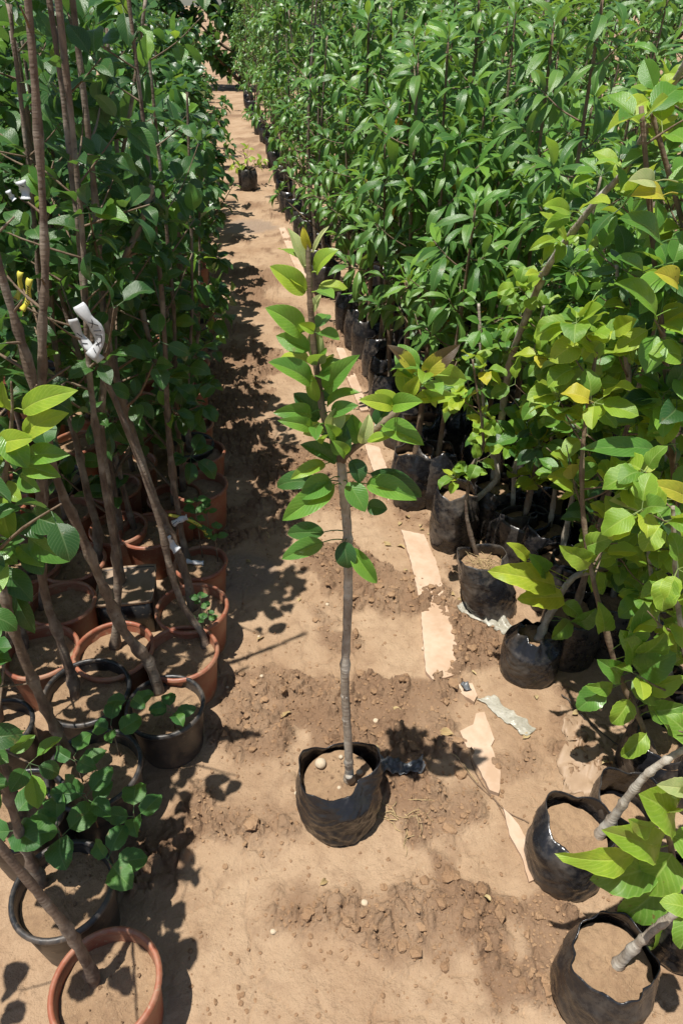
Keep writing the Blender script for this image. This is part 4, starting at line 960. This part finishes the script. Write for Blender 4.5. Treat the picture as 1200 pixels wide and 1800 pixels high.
bag_plant('thin twiggy apple sapling with mixed pale leaves in front of the narrow-leaved saplings', 905, 900, .085, .2, [(900, 890), (905, 820), (925, 760), (940, 700), (935, 640), (945, 590)],
          'apple', AP, 125, 29, dY=-.1, ext=.1, r0=.0075, t0=.15, nbranch=12, blen=(.06, .2), L=(.055, .085), keep=kr)
bag_plant('slender apple sapling between the leaning bag and the lime crown', 960, 930, .085, .2, [(965, 930), (975, 850), (968, 780), (975, 720), (985, 660)],
          'apple', AL, 125, 30, dY=-.12, ext=.05, r0=.007, t0=.1, nbranch=14, blen=(.06, .18), L=(.06, .085), keep=kr)
bag_plant('black bag in the shade with a brick coloured shard on its soil', 1085, 1060, .085, .2, [(1075, 1050), (1090, 990), (1110, 900), (1120, 800), (1110, 700)],
          'apple', AP, 125, 31, dY=.05, ext=.1, r0=.009, t0=.15, nbranch=15, blen=(.06, .2), L=(.06, .085), keep=kr)
bag_plant('crumpled black bag in deep shade next to the shard bag', 1165, 1085, .085, .2, [(1165, 1075), (1150, 1000), (1140, 900), (1120, 780), (1100, 640), (1090, 540)],
          'pear', [('peartree', 1)], 125, 32, dY=.1, ext=.1, r0=.009, t0=.15, nbranch=15, blen=(.06, .2), L=(.065, .095), keep=kr)
bag_plant('black bag in deep shade behind the tied bag', 985, 985, .085, .2, [(985, 980), (1000, 900), (1020, 800), (1010, 700), (1030, 600)],
          'pear', [('peartree', 1), ('pear', 1)], 125, 33, dY=.1, ext=.1, r0=.009, t0=.2, nbranch=13, blen=(.06, .2), L=(.06, .09), keep=kr)
krl = lambda p: p.z > .22 and p.x > .40 and p.y > .6
bag_plant('low bushy apple sapling with lime leaves beside the empty bag', 1255, 1330, .085, .17, [(1250, 1320), (1225, 1240), (1205, 1150), (1190, 1060), (1185, 960)],
          'apple', AL, 75, 37, dY=.02, ext=.1, r0=.008, t0=.1, nbranch=14, blen=(.06, .16), L=(.065, .095), keep=krl)
bag_plant('bushy apple sapling with lime leaves behind the empty bag', 1190, 1230, .085, .17, [(1190, 1220), (1165, 1150), (1150, 1060), (1140, 980)],
          'apple', AP, 60, 38, dY=.06, ext=.1, r0=.008, t0=.1, nbranch=12, blen=(.06, .15), L=(.06, .09), keep=krl)
# mixed saplings standing close behind the sunny ones
kk_ = 0
for Y in (1.52, 1.74, 1.98, 2.2):
    for j in range(5):
        x = .70 - .12 * (Y - 1.5) + .235 * j + (.1 if Y in (1.74, 2.2) else 0)
        if x > .62 + .5 * Y - .2: continue
        kk_ += 1; rng = random.Random(1300 + kk_)
        root = thing('bagged_sapling', 'mixed green sapling in a black bag crowded in shade behind the lime crown', 'sapling', Vector((x, Y, 0)), 'mixed saplings crowded in the shade')
        zs = bag(root, .088, .2, kk_ % 6, 'bag', res=40)
        hh = rng.uniform(1.05, 1.45); l = Vector((rng.uniform(-.08, .08), rng.uniform(-.05, .05), 0))
        P, R_ = trunk(root, [Vector((x, Y, zs - .01)), Vector((x, Y, .5)) + l * .5, Vector((x, Y, hh * .7)) + l, Vector((x, Y, hh)) + l * 1.4], .009, .0035, 'bark', 7, 24, .15, rng)
        leaf_batch(root, P, R_, rng, 'pear', [('pear', 2), ('peartree', 2), ('lime', .4)], 110, .2, 1.0, 11, (.08, .2), (.07, .105), keep=lambda p: p.x > xR(p.y) + .05 and p.z > .3, cluster=3)
# open bags at the sunny corner
kb = lambda p: p.z > .16 and p.x > .33 and p.y > .35
bag_plant('open topped black bag with sandy soil and a stout grey stem leaning out', 1010, 1455, .088, .17, [(1058, 1470), (1075, 1440), (1100, 1405), (1135, 1362), (1180, 1330), (1235, 1300)],
          'apple', [('lime', 3), ('apple', 2)], 22, 34, dY=-.02, ext=.15, r0=.011, t0=.75, nbranch=4, blen=(.05, .14), fill=.70, fold=math.radians(200), gather=.0, keep=kb)
c = G(1105, 1400, .15); empt = thing('empty_planting_bag', 'open empty black bag, dark inside, wedged behind the stout leaning stem', 'bag', Vector((c.x, c.y, 0)))
bag(empt, .078, .16, 7, 'bag', .25, res=60)
rng = random.Random(61)
c = G(1190, 1640); nearp = thing('bagged_sapling', 'apple sapling with very large lime leaves over the open topped bag', 'sapling', Vector((c.x, c.y, 0)), 'saplings in black bags beside the path')
zs = bag(nearp, .09, .18, 3, 'bag', .78, res=60)
YN = c.y
P, R_ = trunk(nearp, [Vector((c.x, c.y, zs - .01)), At(1185, 1560, YN), At(1180, 1500, YN - .01), At(1170, 1450, YN - .02)], .009, .005, 'bark', 8, 20, .15, rng)
shootleaves(nearp, P, [((1185, 1440), (1125, 1398), 90, 'lime'), ((1150, 1450), (1105, 1440), 40, 'lime'), ((1160, 1490), (1060, 1460), 60, 'lime'), ((1120, 1500), (978, 1500), 50, 'lime'), ((1180, 1500), (1130, 1560), 90, 'apple'), ((1150, 1520), (1040, 1545), 70, 'apple'),
    ((1190, 1420), (1240, 1380), 80, 'lime'), ((1180, 1470), (1250, 1500), 80, 'apple'), ((1175, 1540), (1090, 1610), 70, 'apple'), ((1190, 1580), (1230, 1650), 80, 'apple'), ((1180, 1395), (1225, 1345), 36, 'pale'), ((1205, 1385), (1155, 1380), 34, 'pale'), ((1190, 1590), (1140, 1660), 70, 'lime')], seed=480, dy=(-.01, -.03), face=.8)
bag_plant('black bag at the sunny corner below the large lime leaves', 1075, 1690, .09, .17, [(1080, 1700), (1130, 1650), (1190, 1600), (1250, 1540)], 'apple', AP, 20, 36, ext=.1, r0=.009, t0=.6, nbranch=4, keep=kb)
# hanging pale leaf and yellow top leaf of the large pear
pr = [o for o in bpy.data.objects if o.get('label', '').startswith('large-leaved pear')][0]
PPp = [At(1190, y, 1.30) for y in range(320, 1000, 20)]
shootleaves(pr, PPp, [((1165, 880), (1075, 880), 50, 'pale'), ((1150, 320), (1105, 318), 36, 'pale'), ((1165, 345), (1110, 345), 40, 'yellow'), ((1210, 880), (1128, 850), 34, 'yellow'), ((1190, 500), (1150, 480), 40, 'yellow'), ((1160, 430), (1090, 385), 50, 'peartree'),
    ((1150, 560), (1080, 500), 60, 'peartree'), ((1130, 480), (1082, 455), 34, 'peartree'), ((1190, 960), (1155, 915), 60, 'pear'), ((1195, 1000), (1165, 1050), 50, 'pear'), ((1150, 790), (1025, 790), 40, 'peartree')], sp='peartree', seed=500, dy=(-.05, -.08))

# small grey pot far along the path
far_plant(G(437, 333).x, G(437, 333).y, .40, 'pear', 'lime', 40, 'small lone sapling in a grey pot far along the path', 'lone far pot', (.07, .1), .22, 3000, 'bag')

# ================================================================== BOARDS AND LITTER ON THE PATH
def board(label, pl, thick=.012, seed=0):
    """flat board traced as an outline on the ground"""
    rng = random.Random(seed); W = [G(x, y, .012) for x, y in pl]; out = []
    for i in range(len(W)):
        a, b = W[i], W[(i + 1) % len(W)]; n = max(2, int((b - a).length / .012))
        for k in range(n): 
            q = a.lerp(b, k / n); out.append(q + Vector((rng.uniform(-1, 1), rng.uniform(-1, 1), 0)) * .0014)
    c = sum(out, Vector()) / len(out); c.z = 0
    top = sum(gz(q.x, q.y) for q in out) / len(out) + .0075
    n = len(out); v = [(q.x - c.x, q.y - c.y, top) for q in out] + [(q.x - c.x, q.y - c.y, top - thick - .012) for q in out]
    f = [tuple(range(n - 1, -1, -1)), tuple(range(n, 2 * n))] + [(i, (i + 1) % n, n + (i + 1) % n, n + i) for i in range(n)]
    me = mesh('board', v, f, 'board', False); me.validate()
    import bmesh
    bm = bmesh.new(); bm.from_mesh(me); bmesh.ops.recalc_face_normals(bm, faces=bm.faces); bm.to_mesh(me); bm.free()
    o = obj('board', me, None, c); return tag(o, label, 'board', 'pale boards edging the path')
board('long pale pink board lying on mud beside the leaning bag', [(705, 932), (745, 940), (765, 985), (780, 1040), (795, 1110), (812, 1168), (815, 1178), (790, 1190), (760, 1195), (748, 1180), (742, 1110), (738, 1060), (722, 990)], seed=1)
board('narrow pale board under the brown stemmed bag, mostly buried', [(640, 780), (666, 786), (690, 850), (702, 884), (682, 880), (655, 825)], seed=2)
board('short broken piece of pale board with a grey scrap on it', [(792, 1206), (828, 1203), (838, 1225), (832, 1236), (810, 1222)], seed=3)
board('pale board crossed by a dry twig in the sunny gap', [(808, 1285), (830, 1275), (836, 1255), (850, 1253), (868, 1300), (862, 1312), (880, 1360), (876, 1395), (860, 1390), (840, 1350), (820, 1318)], seed=4)
board('pale board half covered by soil beside the open topped bag', [(884, 1420), (905, 1440), (935, 1490), (950, 1540), (930, 1550), (915, 1500), (895, 1465)], seed=5)
board('far pale board edging the block where the path narrows', [(490, 400), (500, 398), (522, 440), (545, 500), (535, 505), (512, 455)], seed=6)
board('pale board beside bags midway along the dense block', [(590, 610), (604, 612), (630, 672), (648, 720), (634, 722), (612, 670)], seed=7)

def sheet(name, label, cat, pl, mat, lift, seed, crumple=.004, n=14, edge=.025):
    P_ = [G(x, y) for x, y in pl]      # four corners
    v, f = [], []; c = sum(P_, Vector()) / 4; c.z = 0
    for j in range(n + 1):
        for i in range(n + 1):
            u, w = i / n, j / n; q = P_[0].lerp(P_[1], u).lerp(P_[3].lerp(P_[2], u), w)
            e = edge * (float(fbm(np.array([q.x * 30 + seed]), np.array([q.y * 30]), 5, 3)[0]) - .5)
            q = q + Vector((e, e * .7, 0)); z = gz(q.x, q.y) + lift + crumple * 2 * abs(float(fbm(np.array([q.x * 40 + seed]), np.array([q.y * 40]), 9, 3)[0]) - .5)
            v.append((q.x - c.x, q.y - c.y, z))
    for j in range(n):
        for i in range(n): f.append((j * (n + 1) + i, (j + 1) * (n + 1) + i, (j + 1) * (n + 1) + i + 1, j * (n + 1) + i + 1))
    o = obj(name, mesh(name, v, f, mat), None, c); so = o.modifiers.new('thickness', 'SOLIDIFY'); so.thickness = .0012; so.offset = 1
    return tag(o, label, cat)
sheet('plastic_film', 'crumpled strip of clear plastic film lying in mud below the tied bag', 'plastic film', [(838, 1232), (865, 1228), (942, 1285), (925, 1300)], 'film', .003, 1, .012, 22)
sheet('plastic_film', 'wet strip of clear plastic film beside the leaning bag', 'plastic film', [(800, 1070), (830, 1062), (905, 1108), (885, 1120)], 'film', .003, 2, .008, 20)
sheet('ground_sheet', 'flat mud stained sheet on the ground before the empty bag', 'ground sheet', [(985, 1238), (1085, 1300), (1078, 1395), (985, 1400)], 'mat_sheet', .001, 3, .003, 24, .07)
sheet('plastic_scrap', 'small torn grey plastic scrap on the broken board', 'plastic scrap', [(808, 1210), (822, 1208), (826, 1222), (812, 1224)], 'scrap', .016, 4, .01, 8)
# the torn black plastic scrap beside the tree
sc = sheet('plastic_scrap', 'crumpled torn grey and black plastic scrap in the shade of the young tree', 'plastic scrap', [(655, 1345), (735, 1350), (742, 1370), (660, 1372)], 'scrap', .008, 6, .045, 22)

def rod(name, label, cat, px, r, mat, group=None, lift=.003, seed=0):
    rng = random.Random(seed); W = [G(x, y) for x, y in px]; c = sum(W, Vector()) / len(W); c.z = 0
    fine, _ = smooth_path(W, [1] * len(W), 4 * len(W))
    pts = [Vector((p.x - c.x, p.y - c.y, gz(p.x, p.y) + lift)) for p in fine]
    v, f, _, _ = tube_geom(pts, [r * (1 - .5 * i / len(pts)) for i in range(len(pts))], len(pts) * 2, 6, .2, rng)
    return tag(obj(name, mesh(name, v, f, mat), None, c), label, cat, group)
rod('twig', 'long dry twig lying across the pale board', 'twig', [(796, 1325), (830, 1372), (862, 1402), (890, 1428), (928, 1450)], .0022, 'twig', seed=1)
rod('twig', 'dark thin twig running along the boards edge', 'twig', [(812, 1310), (840, 1370), (870, 1410), (895, 1455), (915, 1495)], .0016, 'twig', seed=2)
rod('twig', 'thin dry stalk pointing at the crumpled grey scrap', 'twig', [(795, 1330), (812, 1345), (838, 1378)], .0014, 'straw', seed=3)
rod('cord', 'dark cord lying across the mud stained sheet', 'cord', [(985, 1225), (1020, 1262), (1060, 1295), (1100, 1325), (1130, 1350)], .0022, 'cord', lift=.006, seed=4)
# dry roots by the tree bag
rng = random.Random(8); base = G(700, 1440)
rt = Vector((base.x, base.y, 0)); v, f = [], []
for k in range(16):
    a = rng.uniform(0, 6.28); p = Vector((rng.uniform(-.03, .05), rng.uniform(-.07, .05), 0)); L_ = rng.uniform(.03, .09); pts = []
    for j in range(5):
        q = p + Vector((math.cos(a), math.sin(a), 0)) * L_ * j / 4; a += rng.uniform(-.35, .35); pts.append(Vector((q.x, q.y, gz(q.x + rt.x, q.y + rt.y) + .001 + .007 * rng.random())))
    tv, tf, _, _ = tube_geom(pts, [.0011, .0011, .0009, .0007, .0005], 8, 4, .1, rng); kk = len(v); v += tv; f += [tuple(i + kk for i in t) for t in tf]
o = tag(obj('dry_roots', mesh('dry_roots', v, f, 'straw'), None, rt), 'tangle of thin dry roots on the mud against the young tree bag', 'roots')
# dry grass tuft on the leaning bag
v, f = [], []
for k in range(60):
    a = rng.uniform(0, 6.28); r = rng.uniform(0, .055); p = Vector((r * math.cos(a) - .04, r * math.sin(a) + .024, .153)); b = rng.uniform(0, 6.28); L_ = rng.uniform(.03, .07)
    pts = [p, p + Vector((math.cos(b) * L_ * .5, math.sin(b) * L_ * .5, .022 * rng.random() + .006)), p + Vector((math.cos(b) * L_, math.sin(b) * L_, .004 + .02 * rng.random()))]
    tv, tf, _, _ = tube_geom(pts, [.001, .0008, .0005], 4, 3, 0, rng); kk = len(v); v += tv; f += [tuple(i + kk for i in t) for t in tf]
o = obj('dry_grass', mesh('dry_grass', v, f, 'straw'), bl); o['kind'] = 'stuff'
# fallen dry leaves
for k, (x, y, a) in enumerate(((712, 968, 2.2), (708, 1008, .8), (690, 962, 2.6), (735, 935, .3), (760, 945, 2.5), (775, 960, 2.3), (1050, 1355, .4), (800, 1050, 2.2), (812, 1062, 2.4), (700, 925, 1.2), (770, 930, 2.8), (1000, 1265, .5), (720, 915, 2.0), (560, 1560, .7), (860, 1600, 2.2)) + tuple((random.Random(90 + q).choice((650, 700, 740, 780, 840, 900, 430, 480)) + (q * 37) % 60, 870 + (q * 61) % 480, q * 1.3) for q in range(26))):
    rr = random.Random(k); q = G(x, y); L_ = rr.uniform(.025, .055)
    o = obj('dry_leaf', rr.choice(leaf_variants('dry', 'dry'))); tag(o, 'curled straw coloured dry leaf fallen on the mud', 'dry leaf', 'fallen dry leaves')
    o.matrix_basis = Matrix.Translation((q.x, q.y, gz(q.x, q.y) + .006)) @ Matrix.Rotation(a - 1.57, 4, 'Z') @ Matrix.Rotation(rr.uniform(-.4, .4), 4, 'Y') @ Matrix.Diagonal((L_, L_, L_, 1))
# pale stones
for k, (x, y, s, lb) in enumerate(((575, 1065, .010, 'a'), (745, 1140, .012, 'b'), (460, 1190, .008, 'c'), (745, 1030, .008, 'd'), (520, 1395, .007, 'e'), (660, 1265, .010, 'f'), (455, 1120, .007, 'g'), (640, 1590, .011, 'h'), (480, 1640, .009, 'i'), (400, 1210, .007, 'j'))):
    rr = random.Random(70 + k); q = G(x, y)
    v = [(a * s * rr.uniform(.8, 1.2), b * s * rr.uniform(.8, 1.2), c * s * rr.uniform(.45, .75)) for a, b, c in ico]
    o = obj('pebble', mesh('pebble', v, icof, 'stone'), None, (q.x, q.y, gz(q.x, q.y) + s * .25)); sb = o.modifiers.new('round', 'SUBSURF'); sb.levels = 1; sb.render_levels = 1
    tag(o, 'small pale pebble lying on the trodden mud', 'pebble', 'pebbles on the path')

# ================================================================== PAPER TAGS AND RIBBONS ON THE LEFT TRUNKS
def strip(name, label, cat, px, w, Y, mat, marks=(), group=None, curl=.004, tw=0.0):
    """a curled strip of tag: pixels give its middle line, Y its distance (that of the trunk it is tied to)"""
    W = [At(x, y, Y) for x, y in px]; fine, _ = smooth_path(W, [1] * len(W), 14)
    c = fine[0].copy(); nrm = Vector((.1, -.8, .55)).normalized(); v, f = [], []
    for i, p in enumerate(fine):
        t = (fine[min(i + 1, len(fine) - 1)] - fine[max(i - 1, 0)]).normalized(); s = nrm.cross(t).normalized(); nn = t.cross(s)
        ww = w * (.85 + .15 * math.sin(i)) 
        for u in (-1, -.5, 0, .5, 1): v.append(p - c + s * ww * .5 * u - nn * (-1) * 0 + nn * (curl * math.sin(i * .55 + tw) - curl * .8 * u * u))
    for i in range(len(fine) - 1):
        for j in range(4): f.append((i * 5 + j, i * 5 + j + 1, (i + 1) * 5 + j + 1, (i + 1) * 5 + j))
    o = obj(name, mesh(name, v, f, mat), None, c); so = o.modifiers.new('thickness', 'SOLIDIFY'); so.thickness = .0006; so.offset = 0
    tag(o, label, cat, group)
    for (i, u0, i2, u1) in marks:      # pen strokes lying on the strip
        def pt(ii, u):
            a = int(ii); fr = ii - a; j = (u + 1) * 2; b = min(int(j), 3); g = j - b
            g_ = lambda r_, c_: Vector(v[min(r_, 14) * 5 + c_]); return g_(a, b).lerp(g_(a, b + 1), g).lerp(g_(a + 1, b).lerp(g_(a + 1, b + 1), g), fr)
        n0 = Vector((0, -.82, .57)) * .0011
        tv, tf, _, _ = tube_geom([pt(i, u0) + n0, pt((i + i2) / 2, (u0 + u1) / 2) + n0, pt(i2, u1) + n0], [.0009] * 3, 4, 5, 0, random.Random(1))
        obj('pen_mark', mesh('pen_mark', tv, tf, 'ink'), o)
    return o
YT = G(362, 1138, .13).y + .09
script_marks = [(5, -.6, 7, .5), (7, -.6, 5, .4), (8, -.5, 8.2, .6), (9, -.5, 9.2, .5), (9, .4, 10.5, .5), (10.5, -.5, 11.3, .4), (11.3, -.4, 10.4, .3), (12, -.5, 12.4, .5)]
strip('paper_tag', 'white paper tag with black handwriting wrapped round a slanting grey trunk', 'tag', [(138, 536), (152, 556), (168, 575), (174, 602), (160, 628)], .028, YT - .07, 'tag_white', script_marks)
strip('paper_tag', 'creased grey white end of a tag hanging below the handwriting', 'tag', [(128, 560), (140, 590), (158, 612), (178, 634)], .022, YT - .06, 'tag_white', [(4, -.3, 5.5, .4), (7, -.4, 8, .3)], tw=1.5)
strip('paper_tag', 'blank white tag on the bent trunk above the second terracotta pot', 'tag', [(292, 944), (298, 955), (312, 968)], .028, G(340, 1075, .13).y - .01, 'tag_white')
strip('paper_tag', 'white tag with one ink dot on the ribbon sapling', 'tag', [(303, 922), (316, 914), (330, 909)], .022, G(322, 985, .12).y - .02, 'tag_white', [(6, -.5, 6.6, -.4), (1, -.1, 5, 0.05)])
strip('ribbon', 'yellow lettered ribbon arching from the ribbon sapling towards its pot rim', 'ribbon', [(296, 905), (312, 908), (332, 914), (350, 924), (364, 940), (369, 946)], .011, G(322, 985, .12).y - .005, 'tag_yellow', [(7 + k * .55, -.45, 7.3 + k * .55, .45) for k in range(11)])
strip('paper_tag', 'curled white paper scrap lying on the pebbly pot soil', 'tag', [(327, 986), (342, 989), (358, 990)], .018, G(340, 985, .13).y - .02, 'tag_white')
strip('paper_tag', 'small white tag fluttering high in the shaded leaves', 'tag', [(36, 318), (42, 332), (46, 350)], .022, 1.55, 'tag_white', [(4, -.4, 6, .3)])
strip('paper_tag', 'thin white tag hung beside the ribbon in shaded leaves', 'tag', [(14, 335), (20, 345), (26, 352)], .012, 1.55, 'tag_white')
strip('ribbon', 'yellow lettered ribbon hanging among the shaded trunks', 'ribbon', [(52, 490), (50, 510), (46, 530), (40, 545)], .014, 1.45, 'tag_yellow', [(3 + k * .9, -.45, 3.4 + k * .9, .45) for k in range(9)])
strip('ribbon', 'short plain yellow ribbon hanging near the lettered ribbon', 'ribbon', [(36, 478), (34, 500), (30, 525)], .013, 1.47, 'tag_yellow')
